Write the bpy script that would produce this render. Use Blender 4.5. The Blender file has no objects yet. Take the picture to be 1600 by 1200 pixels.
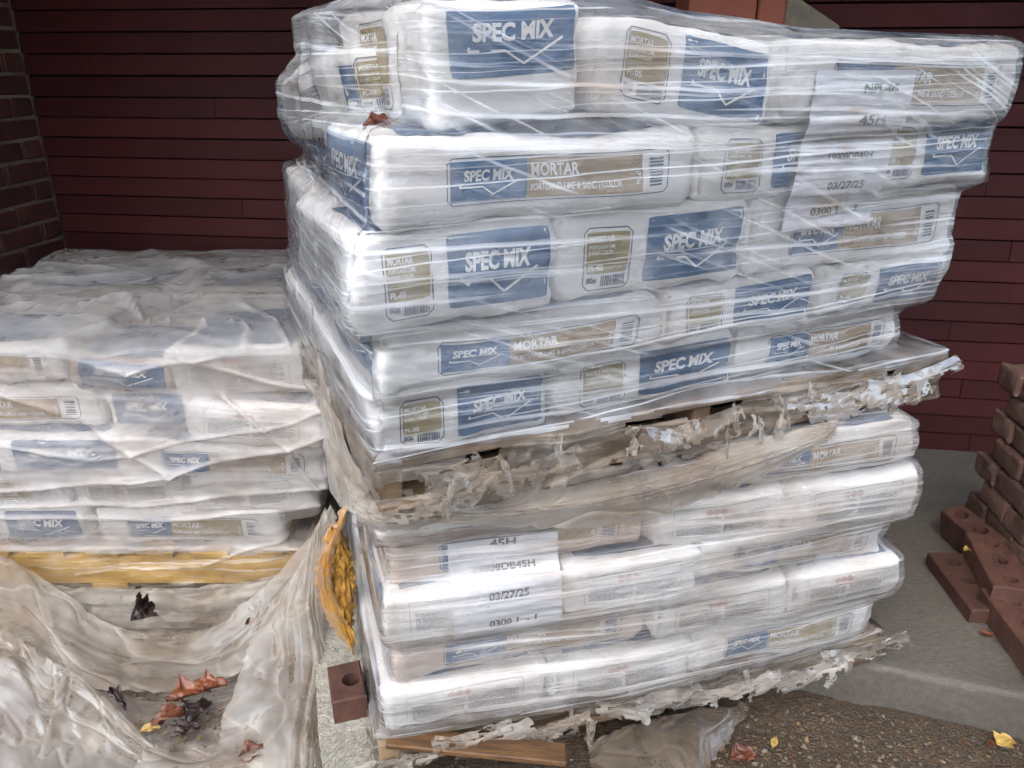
import bpy, bmesh, math, random
import numpy as np
from mathutils import Vector, Matrix

R = math.radians
SC = bpy.context.scene
COL = SC.collection
random.seed(7)
rng = np.random.default_rng(7)

# ------------------------------------------------------------------ camera, sky, sun, exposure
PITCH, F, CAMH = R(22.9), 1198.0, 1.45
cam = bpy.data.cameras.new('camera')
cam.sensor_width = 36.0
cam.lens = 36.0 * F / 1600.0
cam.clip_start, cam.clip_end = 0.02, 400.0
camo = bpy.data.objects.new('camera', cam)
COL.objects.link(camo)
camo.location = (0, 0, CAMH)
camo.rotation_euler = (R(90) - PITCH, 0, 0)
SC.camera = camo

world = bpy.data.worlds.new('World')
SC.world = world
world.use_nodes = True
wn, wl = world.node_tree.nodes, world.node_tree.links
wn.clear()
sky = wn.new('ShaderNodeTexSky')
sky.sky_type = 'NISHITA'
sky.sun_disc = False
sky.sun_elevation = R(52)
sky.sun_rotation = R(200)
sky.air_density, sky.dust_density, sky.ozone_density = 1.0, 2.5, 1.0
hs = wn.new('ShaderNodeHueSaturation')
hs.inputs['Saturation'].default_value = 0.72
bg = wn.new('ShaderNodeBackground')
bg.inputs['Strength'].default_value = 0.15
wo = wn.new('ShaderNodeOutputWorld')
wl.new(sky.outputs[0], hs.inputs['Color'])
wl.new(hs.outputs[0], bg.inputs['Color'])
wl.new(bg.outputs[0], wo.inputs['Surface'])

sun = bpy.data.lights.new('sun', 'SUN')
sun.energy = 0.75
sun.angle = R(60)
sun.color = (1.0, 0.98, 0.96)
suno = bpy.data.objects.new('sun', sun)
COL.objects.link(suno)
suno.rotation_euler = (R(38), 0, R(-20))

SC.view_settings.view_transform = 'Standard'
SC.view_settings.look = 'None'
SC.view_settings.gamma = 1.0
SC.view_settings.exposure = 1.55
SC.render.engine = 'CYCLES'
SC.cycles.use_denoising = True
SC.cycles.max_bounces = 5
SC.cycles.use_adaptive_sampling = True
SC.cycles.adaptive_threshold = 0.06
SC.cycles.adaptive_min_samples = 14
SC.cycles.diffuse_bounces = 2
SC.cycles.glossy_bounces = 2
SC.cycles.transmission_bounces = 4
SC.cycles.transparent_max_bounces = 14
SC.cycles.caustics_reflective = False
SC.cycles.caustics_refractive = False


# ------------------------------------------------------------------ helpers
def ray(x, y):
    yc = 600 - y
    fw = F * math.cos(PITCH) + yc * math.sin(PITCH)
    up = -F * math.sin(PITCH) + yc * math.cos(PITCH)
    return np.array([(x - 800) / fw, 1.0, up / fw])


def at_y(x, y, Y):
    p = ray(x, y) * Y
    return (p[0], Y, p[2] + CAMH)


def at_z(x, y, z):
    r = ray(x, y)
    t = (z - CAMH) / r[2]
    return (r[0] * t, t, z)


def _h(ix, iy, iz, seed):
    h = (ix * 73856093) ^ (iy * 19349663) ^ (iz * 83492791) ^ (seed * 2654435761)
    h = (h ^ (h >> 13)) * 1274126177 & 0xFFFFFFFF
    h = (h ^ (h >> 16)) * 2246822519 & 0xFFFFFFFF
    return ((h ^ (h >> 15)) & 0xFFFF) / 65535.0


def vnoise(P, seed=0):
    P = np.asarray(P, float)
    i = np.floor(P).astype(np.int64)
    f = P - i
    f = f * f * f * (f * (f * 6 - 15) + 10)
    out = 0
    for a in (0, 1):
        for b in (0, 1):
            for c in (0, 1):
                w = (f[..., 0] if a else 1 - f[..., 0]) * (f[..., 1] if b else 1 - f[..., 1]) * (f[..., 2] if c else 1 - f[..., 2])
                out = out + w * _h(i[..., 0] + a, i[..., 1] + b, i[..., 2] + c, seed)
    return out * 2 - 1


def fbm(P, seed=0, o=3):
    s, a = 0, 1.0
    P = np.asarray(P, float)
    for k in range(o):
        s = s + a * vnoise(P * 2 ** k, seed + k * 17)
        a *= 0.5
    return s


def ridge(P, seed=0):
    return 1 - 2 * np.abs(vnoise(P, seed))


def crease(a, b, seed, n=9, f0=1.2, f1=5.0, bias=None):
    """straight folds in random directions, each fading out somewhere"""
    rr = np.random.default_rng(seed)
    out = 0
    w = .25 * fbm(P3(a * 3, b * 3, 0 * a), seed, 2)
    for k in range(n):
        f = f0 * (f1 / f0) ** (k / (n - 1))
        th = rr.uniform(0, np.pi) if (bias is None or rr.random() < .4) else bias + rr.normal(0, .22)
        ph = rr.uniform(0, 9)
        t = (a * math.cos(th) + b * math.sin(th)) * f + ph + w
        tri = 1 - 2 * np.abs(2 * (t - np.floor(t + .5)))
        m = np.clip(.55 + 1.1 * vnoise(P3(a * 2.5 + k * 7, b * 2.5, 0 * a), seed + k), 0, 1)
        out = out + tri * m / f ** .8
    return out


def P3(*a):
    return np.stack(np.broadcast_arrays(*a), -1)


def mk(name, verts, faces, mat, parent=None, smooth=False, uv=None, pleat=None):
    me = bpy.data.meshes.new(name)
    me.from_pydata(np.asarray(verts, float).reshape(-1, 3).tolist(), [], faces if isinstance(faces, list) else faces.tolist())
    if uv is not None:
        lay = me.uv_layers.new(name='UVMap')
        idx = np.empty(len(me.loops), np.int32)
        me.loops.foreach_get('vertex_index', idx)
        lay.data.foreach_set('uv', np.asarray(uv, np.float32)[idx].ravel())
    if pleat is not None:
        at = me.attributes.new('pleat', 'FLOAT', 'POINT')
        at.data.foreach_set('value', np.asarray(pleat, np.float32).ravel())
    if mat is not None:
        me.materials.append(mat)
    if smooth:
        me.shade_smooth()
    o = bpy.data.objects.new(name, me)
    COL.objects.link(o)
    if parent is not None:
        o.parent = parent
    return o


def empty(name, loc=(0, 0, 0), rz=0.0):
    o = bpy.data.objects.new(name, None)
    o.empty_display_size = 0.05
    COL.objects.link(o)
    o.location = loc
    o.rotation_euler = (0, 0, rz)
    return o


def tag(o, label, cat, group=None):
    o['label'] = label
    o['category'] = cat
    if group:
        o['group'] = group
    return o


def struct(o):
    o['kind'] = 'structure'
    return o


def grid_faces(nr, nc, wrap=False):
    r = np.arange(nr - 1)[:, None]
    c = np.arange(nc if wrap else nc - 1)[None, :]
    c2 = (c + 1) % nc
    return np.stack([r * nc + c, r * nc + c2, (r + 1) * nc + c2, (r + 1) * nc + c], -1).reshape(-1, 4)


# ---- rounded, slightly uneven box (bags, bricks, boards)
_topo = {}


def axis_pts(d, r, n):
    r = min(r, d * 0.49)
    e = [0, r * 0.18, r * 0.45, r * 0.75]
    m = list(np.linspace(r, d - r, n))
    return np.array(e + m + [d - x for x in e[::-1]])


def box_lattice(dims, r, n):
    ax = [axis_pts(dims[k], r, n[k]) for k in range(3)]
    N = tuple(len(a) for a in ax)
    if N not in _topo:
        idx, pts, faces = {}, [], []

        def vid(t):
            if t not in idx:
                idx[t] = len(pts)
                pts.append(t)
            return idx[t]
        for k in range(3):
            a, b = (k + 1) % 3, (k + 2) % 3
            for side in (0, N[k] - 1):
                for i in range(N[a] - 1):
                    for j in range(N[b] - 1):
                        q = []
                        for (di, dj) in ((0, 0), (1, 0), (1, 1), (0, 1)):
                            t = [0, 0, 0]
                            t[k] = side
                            t[a] = i + di
                            t[b] = j + dj
                            q.append(vid(tuple(t)))
                        faces.append(q if side else q[::-1])
        _topo[N] = (np.array(pts), faces)
    pts, faces = _topo[N]
    Q = np.stack([ax[k][pts[:, k]] for k in range(3)], -1)
    return Q, faces


def small_box(dims, r=0.003):
    """bevelled box, 3 points an axis edge: cheap piece"""
    dx, dy, dz = dims
    bm = bmesh.new()
    bmesh.ops.create_cube(bm, size=1)
    for v in bm.verts:
        v.co = Vector(((v.co.x + .5) * dx, (v.co.y + .5) * dy, (v.co.z + .5) * dz))
    if r:
        bmesh.ops.bevel(bm, geom=bm.edges[:] + bm.verts[:], offset=r, segments=1, affect='EDGES')
    return bm


def bm_obj(name, bm, mat, parent=None, smooth=False):
    me = bpy.data.meshes.new(name)
    bm.to_mesh(me)
    bm.free()
    if mat is not None:
        me.materials.append(mat)
    if smooth:
        me.shade_smooth()
    o = bpy.data.objects.new(name, me)
    COL.objects.link(o)
    o.parent = parent
    return o


# ------------------------------------------------------------------ materials
class NT:
    def __init__(self, name):
        self.m = bpy.data.materials.new(name)
        self.m.use_nodes = True
        self.t = self.m.node_tree
        self.t.nodes.clear()
        self.out = self.n('ShaderNodeOutputMaterial')

    def n(self, typ, **kw):
        nd = self.t.nodes.new(typ)
        for k, v in kw.items():
            if k in nd.inputs.keys():
                self.set(nd, k, v)
            else:
                setattr(nd, k, v)
        return nd

    def set(self, nd, k, v):
        if hasattr(v, 'is_linked') or isinstance(v, bpy.types.NodeSocket):
            self.t.links.new(v, nd.inputs[k])
        else:
            if isinstance(v, tuple) and len(v) == 3 and nd.inputs[k].type == 'RGBA':
                v = v + (1,)
            nd.inputs[k].default_value = v

    def math(self, op, a, b=0.0, c=0.0, clamp=False):
        nd = self.t.nodes.new('ShaderNodeMath')
        nd.operation = op
        nd.use_clamp = clamp
        for k, v in enumerate((a, b, c)):
            self.set(nd, k, v)
        return nd.outputs[0]

    def mix(self, fac, a, b, blend='MIX'):
        nd = self.t.nodes.new('ShaderNodeMix')
        nd.data_type = 'RGBA'
        nd.blend_type = blend
        self.set(nd, 0, fac)
        for k, v in ((6, a), (7, b)):
            if isinstance(v, tuple):
                nd.inputs[k].default_value = v + (1,) if len(v) == 3 else v
            else:
                self.t.links.new(v, nd.inputs[k])
        return nd.outputs[2]

    def ramp(self, fac, lo, hi, a=0.0, b=1.0):
        nd = self.t.nodes.new('ShaderNodeMapRange')
        nd.clamp = True
        self.set(nd, 0, fac)
        for k, v in zip((1, 2, 3, 4), (lo, hi, a, b)):
            nd.inputs[k].default_value = v
        return nd.outputs[0]

    def coord(self, kind='Object', scale=(1, 1, 1), rot=(0, 0, 0), loc=(0, 0, 0)):
        tc = self.t.nodes.new('ShaderNodeTexCoord')
        mp = self.t.nodes.new('ShaderNodeMapping')
        self.t.links.new(tc.outputs[kind], mp.inputs[0])
        mp.inputs['Scale'].default_value = scale
        mp.inputs['Rotation'].default_value = rot
        mp.inputs['Location'].default_value = loc
        return mp.outputs[0]

    def noise(self, vec, scale=5.0, detail=4.0, rough=0.55, dist=0.0):
        nd = self.t.nodes.new('ShaderNodeTexNoise')
        self.t.links.new(vec, nd.inputs['Vector'])
        nd.inputs['Scale'].default_value = scale
        nd.inputs['Detail'].default_value = detail
        nd.inputs['Roughness'].default_value = rough
        nd.inputs['Distortion'].default_value = dist
        return nd.outputs['Fac']

    def bump(self, h, strength=0.3, dist=0.01, normal=None):
        nd = self.t.nodes.new('ShaderNodeBump')
        self.t.links.new(h, nd.inputs['Height'])
        nd.inputs['Strength'].default_value = strength
        nd.inputs['Distance'].default_value = dist
        if normal is not None:
            self.t.links.new(normal, nd.inputs['Normal'])
        return nd.outputs[0]

    def principled(self, color, rough=0.6, spec=0.5, normal=None, **kw):
        b = self.n('ShaderNodeBsdfPrincipled')
        self.set(b, 'Base Color', color)
        self.set(b, 'Roughness', rough)
        self.set(b, 'Specular IOR Level', spec)
        if normal is not None:
            self.t.links.new(normal, b.inputs['Normal'])
        for k, v in kw.items():
            self.set(b, k, v)
        self.t.links.new(b.outputs[0], self.out.inputs['Surface'])
        return b


def surf_mat(name, c1, c2, scale=8, rough=0.65, bump=0.25, bscale=60, spec=0.4, rnd=0.0, stretch=(1, 1, 1), c3=None, c3thr=(.6, .75), c3scale=3, bdist=.004, lo=.35, hi=.65):
    N = NT(name)
    v = N.coord('Object', stretch)
    if rnd:
        oi = N.n('ShaderNodeObjectInfo')
        vm = N.n('ShaderNodeVectorMath', operation='ADD')
        N.t.links.new(v, vm.inputs[0])
        sc = N.math('MULTIPLY', oi.outputs['Random'], 37.0)
        N.t.links.new(sc, vm.inputs[1])
        v = vm.outputs[0]
    f = N.ramp(N.noise(v, scale, 3, .6), lo, hi)
    col = N.mix(f, c1, c2)
    if c3 is not None:
        g = N.ramp(N.noise(v, c3scale, 3, .65), *c3thr)
        col = N.mix(g, col, c3)
    if rnd:
        val = N.ramp(oi.outputs['Random'], 0, 1, 1 - rnd, 1 + rnd)
        h = N.n('ShaderNodeHueSaturation')
        N.t.links.new(col, h.inputs['Color'])
        N.t.links.new(val, h.inputs['Value'])
        col = h.outputs[0]
    nb = N.bump(N.noise(v, bscale, 2, .65), bump, bdist) if bump else None
    N.principled(col, rough, spec, nb)
    return N.m


M = {}
M['paper'] = surf_mat('sack_paper', (.76, .755, .74), (.70, .68, .645), 7, .66, .4, 40, .3, .04, c3=(.50, .40, .30), c3thr=(.62, .80), c3scale=9)
M['paper_pink'] = surf_mat('sack_paper_pink', (.55, .45, .38), (.48, .38, .32), 7, .62, .35, 45, .35, .04)
M['blue'] = surf_mat('print_blue', (.006, .076, .19), (.012, .092, .22), 20, .5, 0, 60, .4)
M['gold'] = surf_mat('print_gold', (.30, .235, .095), (.26, .20, .08), 20, .5, 0, 60, .4)
M['tan'] = surf_mat('print_tan', (.33, .23, .125), (.28, .195, .105), 20, .5, 0, 60, .4)
M['ink_white'] = surf_mat('print_white', (.76, .76, .74), (.72, .72, .7), 20, .5, 0, 60, .4)
M['ink_navy'] = surf_mat('print_navy', (.03, .05, .1), (.04, .06, .12), 20, .5, 0, 60, .4)
M['ink_grey'] = surf_mat('print_grey', (.16, .16, .17), (.22, .22, .23), 20, .6, 0, 60, .3)
M['ink_red'] = surf_mat('print_red', (.38, .06, .05), (.33, .06, .05), 20, .6, 0, 60, .3)
M['ink_black'] = surf_mat('ink_black', (.03, .035, .035), (.05, .055, .055), 20, .6, 0, 60, .3)
M['ink_green'] = surf_mat('ink_green', (.02, .10, .05), (.03, .12, .06), 20, .6, 0, 60, .3)
M['sheet_paper'] = surf_mat('sheet_paper', (.72, .73, .76), (.68, .69, .73), 5, .6, .15, 25, .3)
M['wood'] = surf_mat('pallet_wood', (.15, .10, .06), (.085, .055, .034), 14, .7, .4, 40, .3, .2, (1, 1, 1), (.05, .037, .027), (.5, .7), 5)
M['wood_yellow'] = surf_mat('yellow_wood', (.46, .27, .05), (.34, .18, .035), 10, .6, .3, 40, .3, .12, (1, 6, 6))
M['wood_orange'] = surf_mat('orange_wood', (.12, .062, .024), (.055, .029, .014), 10, .6, .4, 40, .3, .12, (1, 8, 8))


def siding_mat():
    N = NT('siding_paint')
    v = N.coord('Object', (.35, 1, 1))
    oi = N.n('ShaderNodeObjectInfo')
    c = N.mix(N.ramp(N.noise(v, 6, 3, .6), .35, .65), (.030, .0062, .0064), (.040, .0092, .0095))
    tc = N.t.nodes.new('ShaderNodeNewGeometry')
    mp = N.t.nodes.new('ShaderNodeMapping')
    mp.inputs['Scale'].default_value = (9, 9, .9)
    N.t.links.new(tc.outputs['Position'], mp.inputs[0])
    drip = N.ramp(N.noise(mp.outputs[0], 1.6, 3, .6), .60, .66)
    c = N.mix(N.math('MULTIPLY', drip, .8), c, (.042, .0075, .0078))
    h = N.n('ShaderNodeHueSaturation')
    N.t.links.new(c, h.inputs['Color'])
    N.t.links.new(N.ramp(oi.outputs['Random'], 0, 1, .78, 1.28), h.inputs['Value'])
    nb = N.bump(N.noise(v, 30, 2, .6), .2, .004)
    N.principled(h.outputs[0], N.ramp(drip, 0, 1, .55, .38), .10, nb)
    return N.m


M['siding'] = siding_mat()
M['siding_back'] = surf_mat('sheathing', (.008, .005, .005), (.012, .008, .008), 5, .9, .1, 30, .1)
M['brick_dark'] = surf_mat('dark_brick', (.056, .021, .017), (.078, .029, .022), 12, .8, .5, 70, .25, .25)
M['mortar'] = surf_mat('mortar_joint', (.17, .125, .10), (.22, .17, .135), 14, .85, .6, 80, .2)
M['paver'] = surf_mat('tumbled_paver', (.125, .070, .055), (.082, .046, .037), 9, .85, .8, 60, .25, .3, c3=(.17, .12, .096), c3thr=(.55, .75), c3scale=14)
M['redbrick'] = surf_mat('red_brick', (.098, .046, .033), (.060, .030, .024), 22, .8, .6, 70, .25, .15, c3=(.06, .025, .02), c3thr=(.55, .75), c3scale=8)
M['cinder'] = surf_mat('cinder_block', (.36, .34, .29), (.22, .21, .18), 60, .9, 1.0, 150, .2, bdist=.006)
M['concrete'] = surf_mat('concrete_slab', (.125, .113, .095), (.082, .074, .061), 55, .62, .6, 220, .35, 0, (1, 2.2, 1), (.055, .049, .039), (.48, .72), 1.4)
M['rustred'] = surf_mat('rust_red_ledge', (.24, .068, .040), (.19, .055, .035), 6, .6, .3, 60, .3)
M['cap'] = surf_mat('grey_cap', (.20, .175, .13), (.14, .125, .10), 20, .85, .7, 90, .2)
M['leaf_rust'] = surf_mat('leaf_rust', (.15, .046, .016), (.075, .022, .010), 25, .42, .6, 90, .5, .25)
M['leaf_dark'] = surf_mat('leaf_dark', (.028, .012, .010), (.016, .009, .007), 25, .4, .6, 90, .5, .25)
M['leaf_yellow'] = surf_mat('leaf_yellow', (.36, .25, .07), (.28, .17, .045), 25, .5, .5, 90, .4, .2)
M['straw'] = surf_mat('straw', (.19, .135, .06), (.11, .075, .035), 25, .7, .3, 90, .3)
M['yellow_lump'] = surf_mat('yellow_lump', (.36, .19, .03), (.24, .115, .02), 22, .6, 1.0, 45, .4, bdist=.01)
M['stone'] = surf_mat('grit', (.13, .11, .08), (.06, .05, .04), 10, .8, .4, 60, .3, .4)


def ground_mat():
    N = NT('wet_dirt')
    v = N.coord('Object')
    a = N.ramp(N.noise(v, 2.2, 6, .6), .35, .65)
    b = N.ramp(N.noise(v, 60, 6, .7), .35, .7)
    c = N.mix(a, (.060, .038, .021), (.095, .064, .038))
    c = N.mix(b, c, (.026, .02, .015))
    sp = N.ramp(N.noise(v, 150, 3, .6), .66, .74)
    c = N.mix(sp, c, (.16, .115, .065))
    h = N.math('ADD', N.noise(v, 40, 4, .7), N.math('MULTIPLY', N.noise(v, 160, 2, .6), .5))
    N.principled(c, N.ramp(a, 0, 1, .45, .8), .4, N.bump(h, .9, .012))
    return N.m


M['dirt'] = ground_mat()


def film_mat(name, tint=(.90, .91, .93), tint2=(.62, .50, .40), su=1.3, sv=42, ang=3, ang2=-22, rough=.14, dirt=(.55, .75), gl=1.0, bstr=.5, diag=.6, crinkle=0.0, base=.05, cloud=.12, hi=.7, sharp=(.54, .66), trans=.35, fine=.8, warp=.02, facet=0.0, speck=0.0):
    """thin plastic: see-through film, streaked pale for pleat layers and for painted sky glints along them"""
    N = NT(name)
    tc = N.t.nodes.new('ShaderNodeTexCoord')
    big = N.noise(N.coord('UV'), 4.0, 2, .5)
    cb = N.t.nodes.new('ShaderNodeCombineXYZ')
    N.t.links.new(N.math('MULTIPLY', big, warp), cb.inputs[1])

    def streak(a, cu, cv, off, detail=2):
        mp0 = N.t.nodes.new('ShaderNodeMapping')
        mp0.inputs['Rotation'].default_value = (0, 0, R(a))
        N.t.links.new(tc.outputs['UV'], mp0.inputs[0])
        ad = N.t.nodes.new('ShaderNodeVectorMath')
        ad.operation = 'ADD'
        N.t.links.new(mp0.outputs[0], ad.inputs[0])
        N.t.links.new(cb.outputs[0], ad.inputs[1])
        mp = N.t.nodes.new('ShaderNodeMapping')
        mp.inputs['Scale'].default_value = (cu, cv, 1)
        mp.inputs['Location'].default_value = (off, off * .7, 0)
        N.t.links.new(ad.outputs[0], mp.inputs[0])
        return N.noise(mp.outputs[0], 1.0, detail, .62, .1)
    s1 = streak(ang, su, sv, 3.1, 3)
    s2 = streak(ang2, su * 1.2, sv * 1.3, 7.7, 2)
    s3 = streak(-ang * .6, su * .55, sv * 2.6, 1.9, 1)
    a1 = N.ramp(s1, *sharp)
    a2 = N.math('MULTIPLY', N.ramp(s2, sharp[0] + .02, sharp[1] + .02), N.ramp(big, .45, .62))
    a3 = N.math('MULTIPLY', N.ramp(s3, sharp[0] + .05, sharp[1] + .03), fine)
    st = N.math('MAXIMUM', N.math('MAXIMUM', a1, a3), N.math('MULTIPLY', a2, diag))  # pale streaks: pleat layers plus sky reflections on them, painted as haze
    cl = N.ramp(N.noise(N.coord('UV', (1, 1, 1), loc=(4, 2, 0)), 7.0, 3, .6), .4, .68)
    hz = N.math('ADD', base, N.math('MULTIPLY', cl, cloud))
    hz = N.math('ADD', hz, N.math('MULTIPLY', st, hi), clamp=True)
    pa = N.n('ShaderNodeAttribute', attribute_name='pleat')
    hz = N.math('ADD', hz, pa.outputs['Fac'], clamp=True)
    h = N.math('ADD', N.math('ADD', s1, N.math('MULTIPLY', s3, .5)), N.math('MULTIPLY', s2, .7 * diag))
    if crinkle:
        cr = N.noise(N.coord('Object'), 30, 3, .55, .5)
        h = N.math('ADD', h, N.math('MULTIPLY', cr, crinkle))
    if facet:
        vo = N.t.nodes.new('ShaderNodeTexVoronoi')
        vo.inputs['Scale'].default_value = 15.0
        wv = N.t.nodes.new('ShaderNodeVectorMath')
        wv.operation = 'MULTIPLY_ADD'
        nz_ = N.t.nodes.new('ShaderNodeTexNoise')
        nz_.inputs['Scale'].default_value = 7.0
        nz_.inputs['Detail'].default_value = 1.0
        N.t.links.new(N.coord('Object'), nz_.inputs['Vector'])
        N.t.links.new(nz_.outputs['Color'], wv.inputs[0])
        wv.inputs[1].default_value = (.12, .12, .12)
        N.t.links.new(N.coord('Object'), wv.inputs[2])
        N.t.links.new(wv.outputs[0], vo.inputs['Vector'])
        h = N.math('ADD', N.math('MULTIPLY', h, .4), N.math('MULTIPLY', vo.outputs['Distance'], facet))
    nb = N.bump(h, bstr, .010)
    dm = N.ramp(N.noise(N.coord('Object', loc=(2, 5, 1)), 5.5, 3, .65), *dirt)
    col = N.mix(N.math('MULTIPLY', dm, .85), tint, tint2)
    if speck:
        sp = N.ramp(N.noise(N.coord('Object', loc=(7, 1, 3)), 70, 3, .7), .60, .72)
        sp = N.math('MULTIPLY', N.math('MULTIPLY', sp, N.ramp(big, .4, .6)), speck)
        col = N.mix(sp, col, (.10, .075, .05))
        hz = N.math('MAXIMUM', hz, N.math('MULTIPLY', sp, .9))
    tr = N.n('ShaderNodeBsdfTransparent', Color=(.97, .97, .975))
    df = N.n('ShaderNodeBsdfDiffuse', Color=col)
    if facet:
        N.t.links.new(nb, df.inputs['Normal'])
    tl = N.n('ShaderNodeBsdfTranslucent', Color=col)
    m0 = N.n('ShaderNodeMixShader')
    m0.inputs[0].default_value = trans
    N.t.links.new(df.outputs[0], m0.inputs[1])
    N.t.links.new(tl.outputs[0], m0.inputs[2])
    m1 = N.n('ShaderNodeMixShader')
    N.t.links.new(hz, m1.inputs[0])
    N.t.links.new(tr.outputs[0], m1.inputs[1])
    N.t.links.new(m0.outputs[0], m1.inputs[2])
    gs = N.n('ShaderNodeBsdfGlossy', Color=(1, 1, 1), Roughness=rough, Normal=nb)
    fr = N.n('ShaderNodeFresnel', IOR=1.45, Normal=nb)
    fac = N.math('MULTIPLY', fr.outputs[0], gl, clamp=True)
    m2 = N.n('ShaderNodeMixShader')
    N.t.links.new(fac, m2.inputs[0])
    N.t.links.new(m1.outputs[0], m2.inputs[1])
    N.t.links.new(gs.outputs[0], m2.inputs[2])
    N.t.links.new(m2.outputs[0], N.out.inputs['Surface'])
    return N.m


M['film'] = film_mat('stretch_film', tint=(.84, .88, .93), base=.06, cloud=.20, hi=.55, rough=.15, bstr=.55, diag=.8, su=1.0, sv=64, ang=2, ang2=22, sharp=(.55, .68), fine=.9)
M['film_low'] = film_mat('stretch_film_lower', tint=(.74, .73, .72), tint2=(.54, .45, .38), cloud=.28, base=.15, dirt=(.44, .66), su=.8, sv=52, ang=2, ang2=8, rough=.17, bstr=.55, hi=.5, sharp=(.54, .68), fine=.9)
M['film_loose'] = film_mat('loose_film', tint=(.54, .515, .50), tint2=(.45, .38, .33), su=.7, sv=11, ang=-12, ang2=16, rough=.24, base=.32, cloud=.24, hi=.36, sharp=(.58, .67), crinkle=.0, diag=1.0, dirt=(.46, .70), bstr=.4, fine=.5, warp=.10, gl=.8, facet=.5)
M['film_clear'] = film_mat('clear_film', tint=(.66, .60, .50), base=.05, cloud=.12, hi=.5, rough=.2, su=.7, sv=40, ang=-2, ang2=6, sharp=(.56, .68), gl=.7, bstr=.3)
M['amber_skin'] = film_mat('amber_film', tint=(.40, .20, .035), tint2=(.29, .13, .02), su=4, sv=12, ang=30, ang2=60, rough=.4, base=.95, cloud=.1, hi=.1, crinkle=.3, gl=.35, bstr=.3, fine=.3, dirt=(.45, .6), trans=.15)
M['film_drape'] = film_mat('draped_film', tint=(.50, .455, .395), tint2=(.29, .22, .155), su=1.0, sv=16, ang=0, ang2=12, rough=.46, base=.42, cloud=.24, hi=.2, sharp=(.58, .68), crinkle=.0, diag=.3, dirt=(.40, .62), gl=.19, bstr=.35, fine=.5, warp=.03, trans=.4, speck=.7)
M['film_scrap'] = film_mat('torn_film', tint=(.58, .53, .47), tint2=(.36, .28, .205), su=1.6, sv=44, ang=3, ang2=-12, rough=.2, base=.13, cloud=.26, hi=.45, sharp=(.53, .68), crinkle=.5, diag=.8, gl=.8, bstr=.45, dirt=(.40, .60), fine=.6)
M['film_rag'] = film_mat('rag_film', tint=(.60, .56, .50), tint2=(.40, .31, .22), su=6, sv=20, ang=6, ang2=-30, rough=.36, base=.16, cloud=.2, hi=.25, crinkle=.1, diag=.8, gl=.35, bstr=.2, dirt=(.42, .62), fine=.4, trans=.5)
M['film_top'] = film_mat('layered_film', tint=(.45, .445, .44), tint2=(.38, .34, .31), su=1.0, sv=9, ang=25, ang2=-30, rough=.26, base=.44, cloud=.2, hi=.15, crinkle=.0, diag=.5, gl=.7, bstr=.45, fine=.3, warp=.08, facet=.8)
M['film_muddy'] = film_mat('muddy_film', tint=(.40, .35, .30), tint2=(.20, .155, .115), su=6, sv=20, ang=6, ang2=-30, rough=.45, base=.25, cloud=.35, hi=.3, crinkle=.2, gl=.2, bstr=.3, dirt=(.40, .60), fine=.2)
M['film_mud'] = film_mat('mud_caked_film', tint=(.17, .135, .10), tint2=(.09, .068, .048), su=6, sv=20, ang=6, ang2=-30, rough=.45, base=.6, cloud=.3, hi=.2, crinkle=.2, gl=.25, bstr=.3, dirt=(.40, .60), fine=.2)


# ------------------------------------------------------------------ lettering
_txt = {}


def text_mesh(s, bold=0.02):
    """flat outline of a word: verts in a 0..w x 0..1 box (cap height 1), triangles"""
    key = (s, bold)
    if key not in _txt:
        cu = bpy.data.curves.new('lettering', 'FONT')
        cu.body = s
        cu.size = 1.0
        cu.offset = bold
        cu.resolution_u = 3
        ob = bpy.data.objects.new('lettering', cu)
        COL.objects.link(ob)
        dg = bpy.context.evaluated_depsgraph_get()
        me = bpy.data.meshes.new_from_object(ob.evaluated_get(dg))
        v = np.array([w.co[:2] for w in me.vertices])
        f = [list(p.vertices) for p in me.polygons]
        bpy.data.objects.remove(ob)
        bpy.data.meshes.remove(me)
        v -= v.min(0)
        v /= v[:, 1].max()
        _txt[key] = (v, f)
    return _txt[key]


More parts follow.
